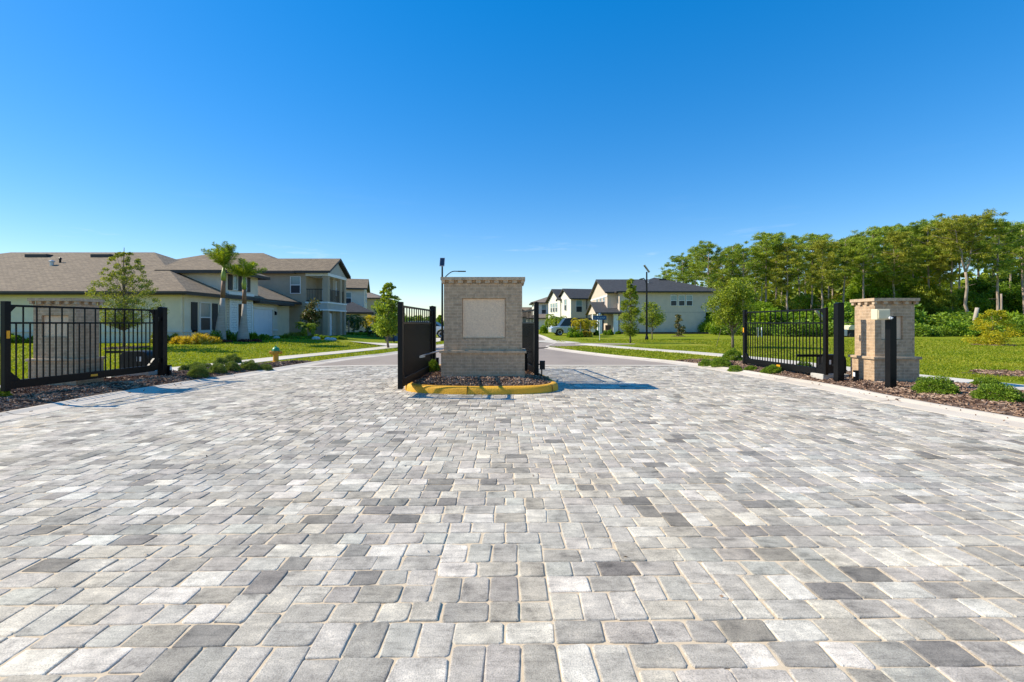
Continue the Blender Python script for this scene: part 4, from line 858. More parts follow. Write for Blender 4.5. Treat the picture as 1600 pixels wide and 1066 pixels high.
B_ = [('pale green bush at the corner of the cream house', 258, 24.3, 34, 514, 'l_cypress', .14, .05), ('yellow croton clump at the left end of the house bed', 283, 23.6, 30, 525, 'l_croton', .34, .05), ('large golden croton clump under the shuttered window', 312, 23.4, 44, 521, 'l_croton', .36, .05),
      ('golden croton beside the swollen base of the taller palm', 331, 23.8, 22, 529, 'l_croton', .36, .05), ('dark bushy hedge under the shuttered window', 322, 25.3, 44, 514, 'l_deep', .09, .05),
      ('clipped dark hedge between the two palms', 362, 27.6, 26, 515, 'l_deep', .08, .05), ('dark red low plant at the foot of the taller palm', 352, 25.2, 22, 534, 'l_red', .13, .05), ('dark red low plant left of the garage', 390, 26.4, 34, 533, 'l_red', .13, .05),
      ('spiky green plant before the garage door', 394, 27.6, 14, 520, 'l_deep', .36, .06), ('green bush in front of the garage corner', 411, 29.5, 20, 522, 'l_deep', .2, .06), ('pale grass-like clump along the taupe wall', 458, 33.5, 34, 519, 'l_cypress', .25, .03),
      ('low green bush at the foot of the taupe wall', 435, 33, 30, 524, 'l_deep', .14, .06), ('dark low hedge at the left of the pygmy palm', 468, 32.4, 34, 525, 'l_deep', .12, .06), ('leafy low bush right of the pygmy palm', 503, 33, 26, 522, 'l_shrub', .13, .06),
      ('round bright bush at the end of the taupe house bed', 525, 33.5, 16, 525, 'l_bright', .12, .06), ('tiny round bush beside the driveway corner', 536, 34, 10, 526, 'l_shrub', .1, .05),
      ('dark bush at the left fence end seen through the gate', 14, 24.2, 30, 521, 'l_deep', .14, .06), ('green bush left of the small brick pillar', 38, 24.3, 34, 523, 'l_shrub', .14, .06),
      ('hedge before the porch of the balcony house', 555, 44, 46, 519, 'l_deep', .16, .08), ('dark red shrub near the far garage doors', 572, 46, 18, 517, 'l_red', .18, .08), ('low hedge before the far cream house', 592, 48, 30, 521, 'l_deep', .16, .08)]
for (lab, px, Z, w, top, mt, lf, lw_) in B_: bush(lab, px, Z, w, top, M[mt], gb, leaf=lf, lw=lw_, n=1300, group=GH)
GR2 = 'planting along the right street'
for (lab, px, Z, w, top, mt, lf) in [('round green bush left of the twin-stem palm', 852, 60, 20, 507, 'l_bright', .24), ('dark green bush right of the silver vehicle', 899, 46, 24, 508, 'l_deep', .17), ('low bright hedge before the silver vehicle', 893, 43, 22, 517, 'l_bright', .15),
      ('low dark hedge below the yellow-green palm', 905, 43.5, 16, 517, 'l_deep', .15), ('yellow low plants under the yellow palm', 916, 45, 22, 517, 'l_croton', .22), ('small bush left of the white porch columns', 932, 50, 12, 513, 'l_shrub', .17), ('bush at the porch of the large right house', 950, 52, 16, 513, 'l_deep', .17), ('tiny bush at the porch end of large right house', 966, 55, 9, 517, 'l_deep', .17)]:
    bush(lab, px, Z, w, top, M[mt], gb, leaf=lf, lw=lf * .5, n=900, group=GR2)
# magnolia with blossoms
tm = tree_px('magnolia_tree', 'small magnolia with pale and bronze leaves before the taupe house', 'tree', 488, 35, g1(wx(488, 35), 35) + LAWN, 463, 34, 522, tr=.05, leaf=.19, mt=M['l_magnolia'], g=G(44), nclump=44, nleaf=50, cr=.34, shape='ell')
# pale rocks along the bed
for i, (px, lab) in enumerate([(432, 'pale garden rock left of the pygmy palm bed'), (494, 'pale garden rock right below the magnolia'), (512, 'pale garden rock in mid bed'), (519, 'broad pale garden rock near the bed end')]):
    m = MB(); x, Z = wx(px, 32.2), 32.2
    m.lathe((x, Z, g1(x, Z) + LAWN), [(.02, -.05), (.26, 0), (.28, .08), (.2, .17), (.05, .21)], 9); o = m.build('rock', M['rock'], loc=(x, Z, g1(x, Z) + LAWN)); o.scale = (R.uniform(.8, 1.3), .8, R.uniform(.7, 1.1)); tag(o, lab, 'rock', 'rocks edging the taupe house bed')

# ---------------------------------------------------------------- houses
def window(par, o, u, n, w, h, sash=True, local=False, frame='white', mull=0, glass='pane_reflection'):
    o, u, n, Zv = Vector(o), Vector(u).normalized(), Vector(n).normalized(), Vector((0, 0, 1)); t = .045
    f = MB()
    for s in (-1, 1): f.obox(o + u * s * (w / 2 - t / 2) + n * .03, u, n, Zv, t / 2, .045, h / 2); 
    for s in (-1, 1): f.obox(o + Zv * s * (h / 2 - t / 2) + n * .03, u, n, Zv, w / 2 - t, .044, t / 2)
    if sash: f.obox(o + n * .028, u, n, Zv, w / 2 - t, .036, .03)
    for k in range(mull): f.obox(o + u * (-w / 2 + w * (k + 1) / (mull + 1)) + n * .03, u, n, Zv, .045, .038, h / 2 - t)
    fo = f.build('window', M[frame], par, local=local)
    p = MB(); p.obox(o + Zv * h / 4 + n * .012, u, n, Zv, w / 2 - t, .012, h / 4 - .01, 0); p.obox(o - Zv * h / 4 + n * .012, u, n, Zv, w / 2 - t, .014, h / 4 - .01, 1 if sash else 0)
    p.build('pane', [M[glass], M['screen']], fo, local=local)
    return fo
def hip_roof(par, x0, x1, y0, y1, ze, slope, mt, ends=('hip', 'hip'), axis=None, th=.2, name='roof', local=False, oh=0):
    """x0..y1 include the overhang; ends along the ridge axis"""
    m = MB(); dx, dy = x1 - x0, y1 - y0; axis = axis or ('x' if dx >= dy else 'y')
    h = (dy if axis == 'x' else dx) / 2; zr = ze + h * slope
    if axis == 'x':
        yc = (y0 + y1) / 2; a = (x0 + (h if ends[0] == 'hip' else 0), yc, zr); b = (x1 - (h if ends[1] == 'hip' else 0), yc, zr)
        A, B, C_, D = (x0, y0, ze), (x1, y0, ze), (x1, y1, ze), (x0, y1, ze)
        m.face([A, B, b, a]); m.face([C_, D, a, b])
        if ends[0] == 'hip': m.face([D, A, a])
        if ends[1] == 'hip': m.face([B, C_, b])
    else:
        xc = (x0 + x1) / 2; a = (xc, y0 + (h if ends[0] == 'hip' else 0), zr); b = (xc, y1 - (h if ends[1] == 'hip' else 0), zr)
        A, B, C_, D = (x0, y0, ze), (x1, y0, ze), (x1, y1, ze), (x0, y1, ze)
        m.face([B, C_, b, a]); m.face([D, A, a, b])
        if ends[0] == 'hip': m.face([A, B, a])
        if ends[1] == 'hip': m.face([C_, D, b])
    dn = lambda p: (p[0], p[1], p[2] - th)
    for p, q in ((A, B), (B, C_), (C_, D), (D, A)):
        gab = None
        if axis == 'x' and ends[0] != 'hip' and (p, q) == (D, A): gab = a
        if axis == 'x' and ends[1] != 'hip' and (p, q) == (B, C_): gab = b
        if axis == 'y' and ends[0] != 'hip' and (p, q) == (A, B): gab = a
        if axis == 'y' and ends[1] != 'hip' and (p, q) == (C_, D): gab = b
        if gab is None: m.face([dn(p), dn(q), q, p], 1)
        else: m.face([dn(p), dn(gab), gab, p], 1); m.face([dn(gab), dn(q), q, gab], 1)
    if axis == 'x': m.face([dn(A), dn(a), dn(b), dn(B)][::1], 1); m.face([dn(C_), dn(b), dn(a), dn(D)], 1)
    else: m.face([dn(B), dn(a), dn(b), dn(C_)], 1); m.face([dn(D), dn(b), dn(a), dn(A)], 1)
    if ends[0] == 'hip': m.face([dn(D), dn(a), dn(A)] if axis == 'x' else [dn(A), dn(a), dn(B)], 1)
    if ends[1] == 'hip': m.face([dn(B), dn(b), dn(C_)] if axis == 'x' else [dn(C_), dn(b), dn(D)], 1)
    return m.build(name, [M[mt], M['fascia']], par, local=local), zr
def ptc(par, name, mt, boxes, local=False, bevel=0):
    m = MB()
    for b in boxes: m.box(*b)
    return m.build(name, M[mt] if isinstance(mt, str) else mt, par, local=local, bevel=bevel)
def garage_door(par, o, u, n, w, h, local=False):
    o, u, n, Zv = Vector(o), Vector(u), Vector(n), Vector((0, 0, 1)); m = MB(); k = 4
    for i in range(k):
        c = o + Zv * (h * (i + .5) / k) + n * .02; m.obox(c, u, n, Zv, w / 2, .02, h / k / 2 - .012)
        for j in range(4): m.obox(c + u * (w * ((j + .5) / 4 - .5)) + n * .022, u, n, Zv, w / 8 - .08, .012, h / k / 2 - .1)
    m.obox(o + Zv * h / 2 + n * .008, u, n, Zv, w / 2, .008, h / 2)
    d = m.build('garage_door', M['garage_white'], par, local=local)
    return d
# -- cream single-storey house
zb = .28
HA = thing('cream_house', 'low cream stucco house with wide brown hip roof behind the left gate', 'house', (-22, 30, zb))
XA, ZA, EA = -17.9, 25.0, 3.05
ptc(HA, 'wall', 'cream', [(-44, XA, ZA, 29.2, zb - .4, EA), (-44, XA - .6, 29.2, 40, zb - .4, EA)])
ptc(HA, 'stone_band', 'offwhite', [(-44, XA + .05, ZA - .05, ZA, zb + .62, zb + .72), (XA, XA + .05, ZA, 28.6, zb + .62, zb + .72)])
rf, _ = hip_roof(HA, -43.5, -17.45, 24.55, 40.4, 3.12, .417, 'roof_brown')
for (px, w, lab) in ((44, 36, 0), (146, 32, 1)):   # ridge vents
    Zv = 31.4; x = wx(px, Zv); zv = 3.12 + (Zv - 24.55) * .417
    m = MB(); m.box(x, x + w * Zv / F * .95, Zv - .25, Zv + .25, zv - .12, zv + .14); m.build('roof_vent', M['fascia'], rf, bevel=.03)
for (px, py, rad, mt) in ((81, 427, .1, 'galv'), (94, 422, .06, 'black')):
    Zv = 29.3 if px < 90 else 29.9; x = wx(px, Zv); zv = 3.12 + (Zv - 24.55) * .417
    m = MB(); m.tube([(x, Zv, zv - .05), (x, Zv, zv + .22)], rad, 10); m.lathe((x, Zv, zv + .22), [(rad * 1.6, 0), (rad * 1.6, .05), (.02, .12)], 10); m.build('vent_pipe', M[mt], rf)
# street-side window with shutters
wy = (XA * F / (wx(333, 1) * F) if False else 17.9 * F / (800 - 320))
window(HA, (XA, 26.65, zb + 1.45), (0, 1, 0), (1, 0, 0), .95, 1.75)
for yy in (25.75, 27.55): m = MB(); m.box(XA, XA + .05, yy - .24, yy + .24, zb + .62, zb + 2.3); m.build('shutter', M['shutter'], HA)
# raised entrance block over the porch
UY0, UY1, UE = 28.6, 32.2, 4.62
ptc(HA, 'upper_wall', 'pale', [(-22.4, XA + .02, UY0, UY1, EA - .3, UE)])
hip_roof(HA, -22.0, -17.3, 28.15, 32.75, UE + .06, .417, 'roof_brown', ends=('gable', 'hip'), name='upper_roof')
ptc(HA, 'entrance_front', 'siding', [(XA - .02, XA + .16, 28.72, 29.55, zb - .3, 3.2), (XA - .02, XA + .16, 30.35, 31.25, zb - .3, 3.2), (XA - .02, XA + .155, 29.55, 30.35, 2.65, 3.2)])
ptc(HA, 'entrance_trim', 'white', [(XA + .16, XA + .21, 28.7, 28.84, zb - .3, 3.2), (XA + .16, XA + .21, 31.13, 31.27, zb - .3, 3.2), (XA + .03, XA + .24, 28.6, 31.36, 3.2, 3.38), (XA + .16, XA + .2, 29.5, 29.6, zb - .3, 3.2), (XA + .16, XA + .2, 30.3, 30.4, zb - .3, 3.2)])
ptc(HA, 'porch_door', 'wood_brown', [(XA - .02, XA + .03, 29.6, 30.3, zb, 2.6)])
for yy in (29.5, 30.5): window(HA, (XA + .02, yy, 4.0), (0, 1, 0), (1, 0, 0), .5, .95, sash=False)
for yy in (29.0, 30.0, 31.0): m = MB(); m.box(XA + .02, XA + .07, yy - .2, yy + .2, 3.5, 4.48); m.build('shutter', M['shutter'], HA)
# garage
ptc(HA, 'garage_wall', 'pale', [(XA - 7, XA, 32.2, 34.7, zb - .4, 2.85), (XA, XA + .10, 31.3, 31.55, zb - .3, 2.85), (XA, XA + .10, 34.1, 34.7, zb - .3, 2.85), (XA, XA + .10, 31.55, 34.1, 2.45, 2.85)])
garage_door(HA, (XA + .01, 32.83, zb), (0, 1, 0), (1, 0, 0), 2.5, 2.12)
ptc(HA, 'garage_trim', 'white', [(XA + .1, XA + .14, 31.5, 34.15, 2.40, 2.52), (XA + .1, XA + .15, 34.1, 34.72, zb + .55, zb + .66)])
hip_roof(HA, -26, -17.3, 31.4, 36.4, 2.95, .3, 'roof_brown', ends=('gable', 'hip'), name='garage_roof')
m = MB(); m.box(XA + .1, XA + .22, 34.3, 34.42, 2.0, 2.2); m.prism([(XA + .1, 34.28, 2.2), (XA + .24, 34.28, 2.2), (XA + .1, 34.28, 2.3)], (0, .16, 0)); m.build('wall_lamp', M['black'], HA)

for (xx, yy) in ((XA - .12, ZA - .06), (-31.0, ZA - .06)):
    m = MB(); m.box(xx - .05, xx + .05, yy - .045, yy + .045, zb - .05, 2.9); m.build('downpipe', M['cream'], HA)
ptc(HA, 'gutter', 'fascia', [(-43.5, -17.45, 24.44, 24.55, 2.99, 3.11)])
# -- taupe two-storey house with balcony
zb = .15; XB, ZB_, EB = -15.3, 38.0, 5.6
HB = thing('taupe_house', 'tall taupe two-storey house with corner balcony and brown roof', 'house', (-20, 42, zb))
bx0 = wx(478, ZB_)
ptc(HB, 'wall', 'taupe', [(-33, -18.5, ZB_, 48, zb - .4, EB), (-18.5, bx0, ZB_, 42.2, zb - .4, EB), (bx0, XB - .35, 40.0, 42.2, zb - .4, EB), (bx0, XB - .5, ZB_ + .9, 40.0, zb - .4, 2.0)])
# balcony: slab, band, columns, railing
ptc(HB, 'balcony_band', 'bluegrey', [(bx0 + .01, XB, ZB_ - .02, 42.2, 2.55, 3.05)])
ptc(HB, 'balcony_trim', 'white', [(bx0 - .02, XB + .05, ZB_ - .07, 42.25, 3.05, 3.17), (bx0 - .02, XB + .05, ZB_ - .07, 42.25, 2.43, 2.55), (bx0 - .02, XB + .04, ZB_ - .05, 42.23, 5.33, 5.56)])
cw = .42
for (cx_, cy_) in ((XB - cw / 2, ZB_ + cw / 2), (XB - cw / 2, 41.0), (XB - cw / 2, 42.0)):
    for (za, zz_) in ((zb - .3, 2.43), (3.17, 5.33)):
        ptc(HB, 'column', 'taupe', [(cx_ - cw / 2, cx_ + cw / 2, cy_ - cw / 2, cy_ + cw / 2, za, zz_)])
m = MB(); z0_, z1_ = 3.25, 4.2
for za in (z0_, z1_): m.box(bx0, XB - cw, ZB_ + .08, ZB_ + .12, za, za + .05); m.box(XB - .12, XB - .08, ZB_ + cw, 41.8, za, za + .05)
x = bx0 + .12
while x < XB - cw: m.box(x - .01, x + .01, ZB_ + .09, ZB_ + .11, z0_ + .05, z1_); x += .13
y = ZB_ + cw + .1
while y < 41.8: m.box(XB - .11, XB - .09, y - .01, y + .01, z0_ + .05, z1_); y += .13
m.build('railing', M['black'], HB)
m = MB(); m.box(bx0 + .55, bx0 + 1.2, 39.93, 40.0, 3.2, 5.2); dd = m.build('balcony_door', M['white'], HB); ptc(dd, 'pane', 'glass', [(bx0 + .68, bx0 + 1.07, 39.90, 39.93, 3.4, 5.0)])
window(HB, (XB - .35, 41.2, 4.45), (0, 1, 0), (1, 0, 0), 1.2, 1.3)
window(HB, (wx(462, ZB_), ZB_, wz(445.5, ZB_)), (1, 0, 0), (0, -1, 0), .86, 1.43)
garage_door(HB, (XB - .48, 39.6, zb), (0, 1, 0), (1, 0, 0), 1.4, 2.1)
ptc(HB, 'control_joint', 'fascia', [(wx(393, ZB_), bx0, ZB_ - .006, ZB_ + .01, 2.72, 2.74)])
# gable wing roof and gable wall
hip_roof(HB, -24, XB + .32, 37.6, 42.55, 5.72, .54, 'roof_brown', ends=('gable', 'gable'), name='wing_roof', axis='x')
m = MB(); m.prism([(XB - .3, 37.95, 5.56), (XB - .3, 42.2, 5.56), (XB - .3, 40.07, 6.72)], (.3, 0, 0)); m.build('gable', M['bluegrey'], HB)
hip_roof(HB, -33.5, -17.9, 37.55, 48.6, 5.68, .42, 'roof_brown', ends=('hip', 'hip'), name='roof', axis='x')

# -- two more houses along the left street
def simple_house(name, label, loc, rz, W, D, E, wall, roof, front, slope=.42, axis='x', ends=('gable', 'gable'), oh=.4, wins=(), doors=(), cols=None, extra=None):
    """local frame: x to the right along the wall that faces the camera, y away, origin at front left corner on ground"""
    h = thing(name, label, 'house', loc, None, rz)
    ptc(h, 'wall', wall, [(0, W, 0, D, -.4, E)], local=True)
    _, zr = hip_roof(h, -oh, W + oh, -oh, D + oh, E + .12, slope, roof, ends=ends, axis=axis, local=True)
    k = slope
    for i in (0, 1):
        if ends[i] != 'gable': continue
        m = MB()
        if axis == 'x':
            x = -.004 if i == 0 else W + .004; m.prism([(x, 0, E), (x, D, E), (x, D / 2, E + D / 2 * k + .02)], (.12 if i == 0 else -.12, 0, 0))
        else:
            y = -.004 if i == 0 else D + .004; m.prism([(0, y, E), (W, y, E), (W / 2, y, E + W / 2 * k + .02)], (0, .12 if i == 0 else -.12, 0))
        m.build('gable', M[front or wall], h, local=True)
    for (o, u, n, w, hh) in wins: window(h, o, u, n, w, hh, local=True)
    for (o, u, n, w, hh) in doors: garage_door(h, o, u, n, w, hh, local=True)
    return h
Zc = 57.0; xr = wx(569, Zc); W = 12.0; rC = math.radians(14)
HC = simple_house('pale_house', 'pale two-storey gabled house beyond the balcony house', (xr - W * math.cos(rC), Zc - W * math.sin(rC), .1), rC, W, 5.4, wz(452, Zc) - .1, 'pale', 'roof_brown', 'pale', slope=.45,
    wins=[((W, 1.8, 4.6), (0, 1, 0), (1, 0, 0), .9, 1.3), ((W, 3.6, 4.6), (0, 1, 0), (1, 0, 0), .9, 1.3), ((W - 2, 0, 4.4), (1, 0, 0), (0, -1, 0), 1.0, 1.4)], doors=[((W + .02, 2.7, .1), (0, 1, 0), (1, 0, 0), 4.2, 2.2)])
ptc(HC, 'porch_wall', 'pale', [(W - 3.2, W + .9, -4.5, 0, -.4, 2.45)], local=True)
hip_roof(HC, W - 3.7, W + 1.4, -5.0, .6, 2.55, .5, 'roof_grey', local=True, name='porch_roof', axis='y')
Zd = 78.0; xr = wx(592, Zd); W = 14
simple_house('tan_house', 'tan two-storey hip-roofed house farthest along the left street', (xr - W, Zd, .1), 0, W, 9, wz(466.5, Zd) - .1, 'taupe', 'roof_tan', None, ends=('hip', 'hip'), slope=.36,
    wins=[((W - 2.5, 0, 4.3), (1, 0, 0), (0, -1, 0), 1.0, 1.4), ((W, 3, 4.3), (0, 1, 0), (1, 0, 0), 1.1, 1.4)])

# -- large beige house at right
Z1 = 58.0; zb = 0
x0, x1 = wx(968, Z1), wx(1126, Z1); E1 = wz(456.5, Z1)
H1 = thing('beige_house', 'large beige two-storey house with dark grey hip roof and triple window', 'house', (20, 60, zb))
ptc(H1, 'wall', 'beige', [(x0, x1 - 1.9, Z1, Z1 + 13, -.4, E1), (x1 - 1.9, x1, Z1, Z1 + .4, 2.75, E1), (x1 - 1.9, x1, Z1 + .4, Z1 + 13, 2.75, E1), (x1 - 1.0, x1 - .7, Z1 + .5, Z1 + .8, -.3, 2.75)])
rf, zr = hip_roof(H1, x0 - .5, x1 + .5, Z1 - .5, Z1 + 13.5, E1 + .1, .345, 'roof_grey')
for (px, d) in ((1035, 1.6), (1013, 3.4), (1057, 3.0)):
    Zv = Z1 + 6.5 - d * .9; x = wx(px, Zv); zv = E1 + .1 + (Zv - Z1 + .5) * .345
    m = MB()
    if px == 1035: m.box(x - .5, x + .5, Zv - .2, Zv + .2, zv - .1, zv + .16)
    else: m.tube([(x, Zv, zv - .05), (x, Zv, zv + .25)], .09, 8); m.lathe((x, Zv, zv + .25), [(.15, 0), (.15, .06), (.03, .12)], 8)
    m.build('roof_vent', M['fascia'] if px == 1035 else M['galv'], rf)
for px in (1052.5, 1065, 1077): window(H1, (wx(px, Z1), Z1, wz(469.8, Z1)), (1, 0, 0), (0, -1, 0), .80, 1.36)
ptc(H1, 'control_joint', 'fascia', [(x0 + .3, x1 - 1.9, Z1 - .006, Z1 + .01, 2.76, 2.78)])
# street wing with gable
XW = wx(949, 59.2)
ptc(H1, 'wing_wall', 'pinkish', [(XW, x0, 59.2, 71.5, -.4, E1)])
hip_roof(H1, XW - .35, 22, 58.7, 72.0, E1 + .08, .335, 'roof_grey', ends=('gable', 'gable'), axis='x', name='wing_roof')
m = MB(); m.prism([(XW - .003, 59.2, E1), (XW - .003, 71.5, E1), (XW - .003, 65.35, E1 + 6.1 * .335)], (.15, 0, 0)); m.build('gable', M['pinkish'], H1)
for yy in (61.2, 63.6, 66.0): window(H1, (XW, yy, 4.35), (0, 1, 0), (-1, 0, 0), 1.1, 1.45)
ptc(H1, 'wing_trim', 'white', [(XW - .05, XW, 59.15, 71.5, E1 - .5, E1 - .3)])
# porch
ptc(H1, 'porch_wall', 'pinkish', [(wx(951, 60), XW, 61.5, 71, -.4, 2.7)])
PX0 = wx(933, 58.4)
hip_roof(H1, PX0 - .3, x0 + .3, 57.6, 66.0, 2.75, .36, 'roof_grey', ends=('gable', 'gable'), axis='x', name='porch_roof')
m = MB(); m.prism([(PX0, 58.0, 2.6), (PX0, 65.7, 2.6), (PX0, 61.8, 2.6 + 3.8 * .36)], (.12, 0, 0)); m.build('porch_gable', M['pinkish'], H1)
for (cx_, cy_) in ((PX0 + .3, 58.3), (PX0 + .3, 62.0), (wx(962, 58.3), 58.3)):
    ptc(H1, 'porch_column', 'white', [(cx_ - .28, cx_ + .28, cy_ - .28, cy_ + .28, -.3, 2.62)])
ptc(H1, 'front_door', 'wood_brown', [(wx(951.5, 61.4), wx(956.5, 61.4), 61.42, 61.5, .05, 2.1)])
window(H1, (wx(960, 61.5), 61.5, 1.4), (1, 0, 0), (0, -1, 0), .75, 1.5)
# -- pale gabled house behind
Z2 = 78.0; x2 = wx(893, Z2)
H2 = thing('pale_house', 'pale gabled two-storey house with dark roof between the beige house and street bend', 'house', (x2, Z2, 0), None, math.radians(13))
W, D, E2 = 16, 12.0, wz(467, Z2)
ptc(H2, 'wall', 'beige', [(0.0, W, 0, D, -.4, E2)], local=True)
ptc(H2, 'street_wall_sunlit', 'offwhite', [(-.12, 0, 0, D, -.4, E2)], local=True)  # street face, gables and bay paler: sunlit look put into their colour
hip_roof(H2, -.5, W + .5, -.5, 7.0, E2 + .1, .5, 'roof_grey', ends=('gable', 'gable'), axis='x', local=True)
hip_roof(H2, -.8, W, 4.6, D + .5, E2 + .1, .55, 'roof_grey', ends=('gable', 'gable'), axis='x', local=True, name='rear_gable_roof')
hip_roof(H2, 5, W + 4, -.4, D + .4, E2 + .12, .42, 'roof_grey', ends=('hip', 'hip'), local=True, name='main_roof', axis='x')
m = MB(); m.prism([(-.12, 0, E2), (-.12, 6.5, E2), (-.12, 3.25, E2 + 3.2 * .5)], (.2, 0, 0)); m.build('gable', M['offwhite'], H2, local=True)
m = MB(); m.prism([(-.32, 5.0, E2), (-.32, D, E2), (-.32, 8.5, E2 + 3.45 * .55)], (.2, 0, 0)); m.build('gable', M['offwhite'], H2, local=True)
m = MB(); m.box(-.32, -.12, 5.0, D, -.4, E2); m.build('street_bay_sunlit', M['offwhite'], H2, local=True)
for yy in (7.0, 8.5, 10.0): window(H2, (-.32, yy, 4.3), (0, 1, 0), (-1, 0, 0), 1.0, 1.7, local=True)
window(H2, (-.12, 2.6, 4.6), (0, 1, 0), (-1, 0, 0), 1.1, 2.0, local=True)
window(H2, (1.35, 0, 4.3), (1, 0, 0), (0, -1, 0), 1.15, 2.1, local=True)
for yy in (2.0, 4.0): window(H2, (-.12, yy, 1.5), (0, 1, 0), (-1, 0, 0), 1.2, 1.5, local=True)
m = MB(); m.tube([(2.75, -.09, 0), (2.75, -.09, E2)], .09, 8); m.build('downpipe', M['fascia'], H2, local=True)
garage_door(H2, (-.32, 8.5, 0), (0, 1, 0), (-1, 0, 0), 4.6, 2.2, local=True)
# little side roof of that house
hip_roof(H2, 5.6, 9.5, -3.4, .3, 2.9, .5, 'roof_tan', local=True, name='porch_roof', axis='y'); ptc(H2, 'porch_wall', 'beige', [(6, 9.1, -3, 0, -.3, 2.8)], local=True)
# -- white hip-roofed house beyond
Z3 = 100.0; x3 = wx(834, Z3); E3 = wz(473.5, Z3)
H3 = thing('white_house', 'white two-storey house with brown hip roof far behind the gate post', 'house', (x3, Z3, 0))
ptc(H3, 'wall', 'offwhite', [(x3, x3 + 4.2, Z3, Z3 + 9, -.4, E3), (x3 + 4.2, x3 + 15, Z3 + 1.5, Z3 + 9, -.4, E3)])
hip_roof(H3, x3 - .7, x3 + 15, Z3 - .7, Z3 + 9.7, E3 + .1, .36, 'roof_tan')
window(H3, (x3 + 2.2, Z3, 4.4), (1, 0, 0), (0, -1, 0), 1.0, 2.0); window(H3, (x3 + 5.6, Z3 + 1.5, 4.6), (1, 0, 0), (0, -1, 0), .9, 1.8); window(H3, (x3 + 7.2, Z3 + 1.5, 4.6), (1, 0, 0), (0, -1, 0), .9, 1.8)
ptc(H3, 'porch_wall', 'offwhite', [(x3 - 1.6, x3 + 5, Z3 - 4, Z3, -.4, 2.4)]); hip_roof(H3, x3 - 2, x3 + 5.4, Z3 - 4.4, Z3 + .4, 2.5, .35, 'roof_tan', name='porch_roof')
Z4 = 120.0; x4 = wx(806, Z4)
simple_house('brown_roofed_house', 'low far house with brown roof glimpsed behind the large pillar', (x4, Z4, 0), 0, 5.2, 9, wz(496, Z4), 'beige', 'roof_brown', None, ends=('hip', 'hip'), slope=.55, wins=[((2.5, 0, 1.6), (1, 0, 0), (0, -1, 0), 1.4, 1.2)])
# far left: low house beyond the street
Z5 = 150.0; x5 = wx(640, Z5)

# patio chair at the porch
t = thing('patio_chair', 'brown wicker chair on the porch of the large beige house', 'chair', (wx(951, 57), 57, 0))
x, y = wx(951, 57), 57.0
for sx in (-1, 1):
    for sy in (-1, 1): ptc(t, 'leg', 'wood_brown', [(x + sx * .3 - .04, x + sx * .3 + .04, y + sy * .3 - .04, y + sy * .3 + .04, 0, .45)])
ptc(t, 'seat', 'wood_brown', [(x - .36, x + .36, y - .36, y + .36, .45, .55)], bevel=.03); ptc(t, 'backrest', 'wood_brown', [(x - .36, x + .36, y + .28, y + .36, .55, 1.15)], bevel=.03)

# ---------------------------------------------------------------- street furniture
def lamp(label, x, y, zb, ztop, panel_rot, arm):
    t = thing('street_lamp', label, 'street lamp', (x, y, zb), 'solar street lamps')
    m = MB(); m.tube([(x, y, zb - .1), (x, y, ztop)], [.085, .06], 10); m.lathe((x, y, zb), [(.14, -.05), (.14, .12), (.10, .3), (.07, .34)], 12); m.build('pole', M['black'], t, smooth=False)
    if arm:
        a = MB(); z0 = ztop - 1.15; pts = []
        for k in range(9):
            s = k / 8; pts.append((x + arm[0] * s, y + arm[1] * s, z0 + .75 * math.sin(min(1, s * 1.35) * math.pi / 2) - .03 * s))
        a.tube(pts, [.035] * 9, 8); a.build('arm', M['black'], t)
        h = MB(); d = Vector((arm[0], arm[1], 0)).normalized(); h.obox(Vector(pts[-1]) + d * .22, d, Vector((-d.y, d.x, 0)), (0, 0, 1), .30, .11, .035); h.build('lamp_head', M['black_plastic'], t, bevel=.015)
    u, v = panel_rot; u, v = Vector(u).normalized(), Vector(v).normalized(); w = u.cross(v)
    p = MB(); c = Vector((x, y, ztop + .26)); p.obox(c, u, v, w, .155, .33, .022); pp = p.build('solar_panel', M['solar'], t)
    f = MB()
    for s in (-1, 1): f.obox(c + u * s * .17, u, v, w, .015, .36, .028); f.obox(c + v * s * .345, u, v, w, .155, .015, .028)
    f.obox(c - v * .2 - w * .03, u, v, w, .04, .16, .03); f.build('panel_frame', M['galv'], pp)
    return t
lamp('solar street lamp with curved arm rising behind the large brick pillar', wx(691, 34.5), 34.5, LAWN, wz(415, 34.5), ((1, 0, 0), (0, .45, 1)), (1.25, .1))
lamp('solar street lamp standing on the lawn before the large beige house', wx(1010.5, 37), 37, LAWN, wz(425, 37), ((0, 1, 0), (-.72, 0, 1)), (.0, 1.3))
# street sign
t = thing('street_sign', 'blue street name sign on a thin white pole', 'sign', (wx(937, 35.7), 35.7, LAWN))
x, y = wx(937, 35.7), 35.7
m = MB(); m.tube([(x, y, -.05), (x, y, wz(490, 35.7))], .02, 8); m.build('pole', M['white'], t)
m = MB(); zc = wz(496.6, 35.7); hw, hh = .53, .165; poly = [(-hw, -hh * .7), (-hw + .05, -hh), (hw - .05, -hh), (hw, -hh * .7), (hw, hh * .7), (hw - .05, hh), (-hw + .05, hh), (-hw, hh * .7)]
m.prism([(x + a, y - .035, zc + b) for a, b in poly], (0, .008, 0)); pl = m.build('name_plate', M['sign_blue'], t)
m = MB(); rr = random.Random(4); xx = -.40
while xx < .38: # the lettering is too blurred in the photo to read: short pale strokes of the same size
    w_ = rr.choice((.03, .045, .05)); m.box(x + xx, x + xx + .014, y - .041, y - .036, zc - .06, zc + .055)
    m.box(x + xx, x + xx + w_, y - .0415, y - .036, zc + rr.choice((-.06, -.01, .04)), zc + rr.choice((-.06, -.01, .04)) + .016); xx += w_ + .025 + (.06 if rr.random() < .15 else 0)
m.build('lettering', mat('sign_lettering', (.35, .50, .62), rough=.4), pl)
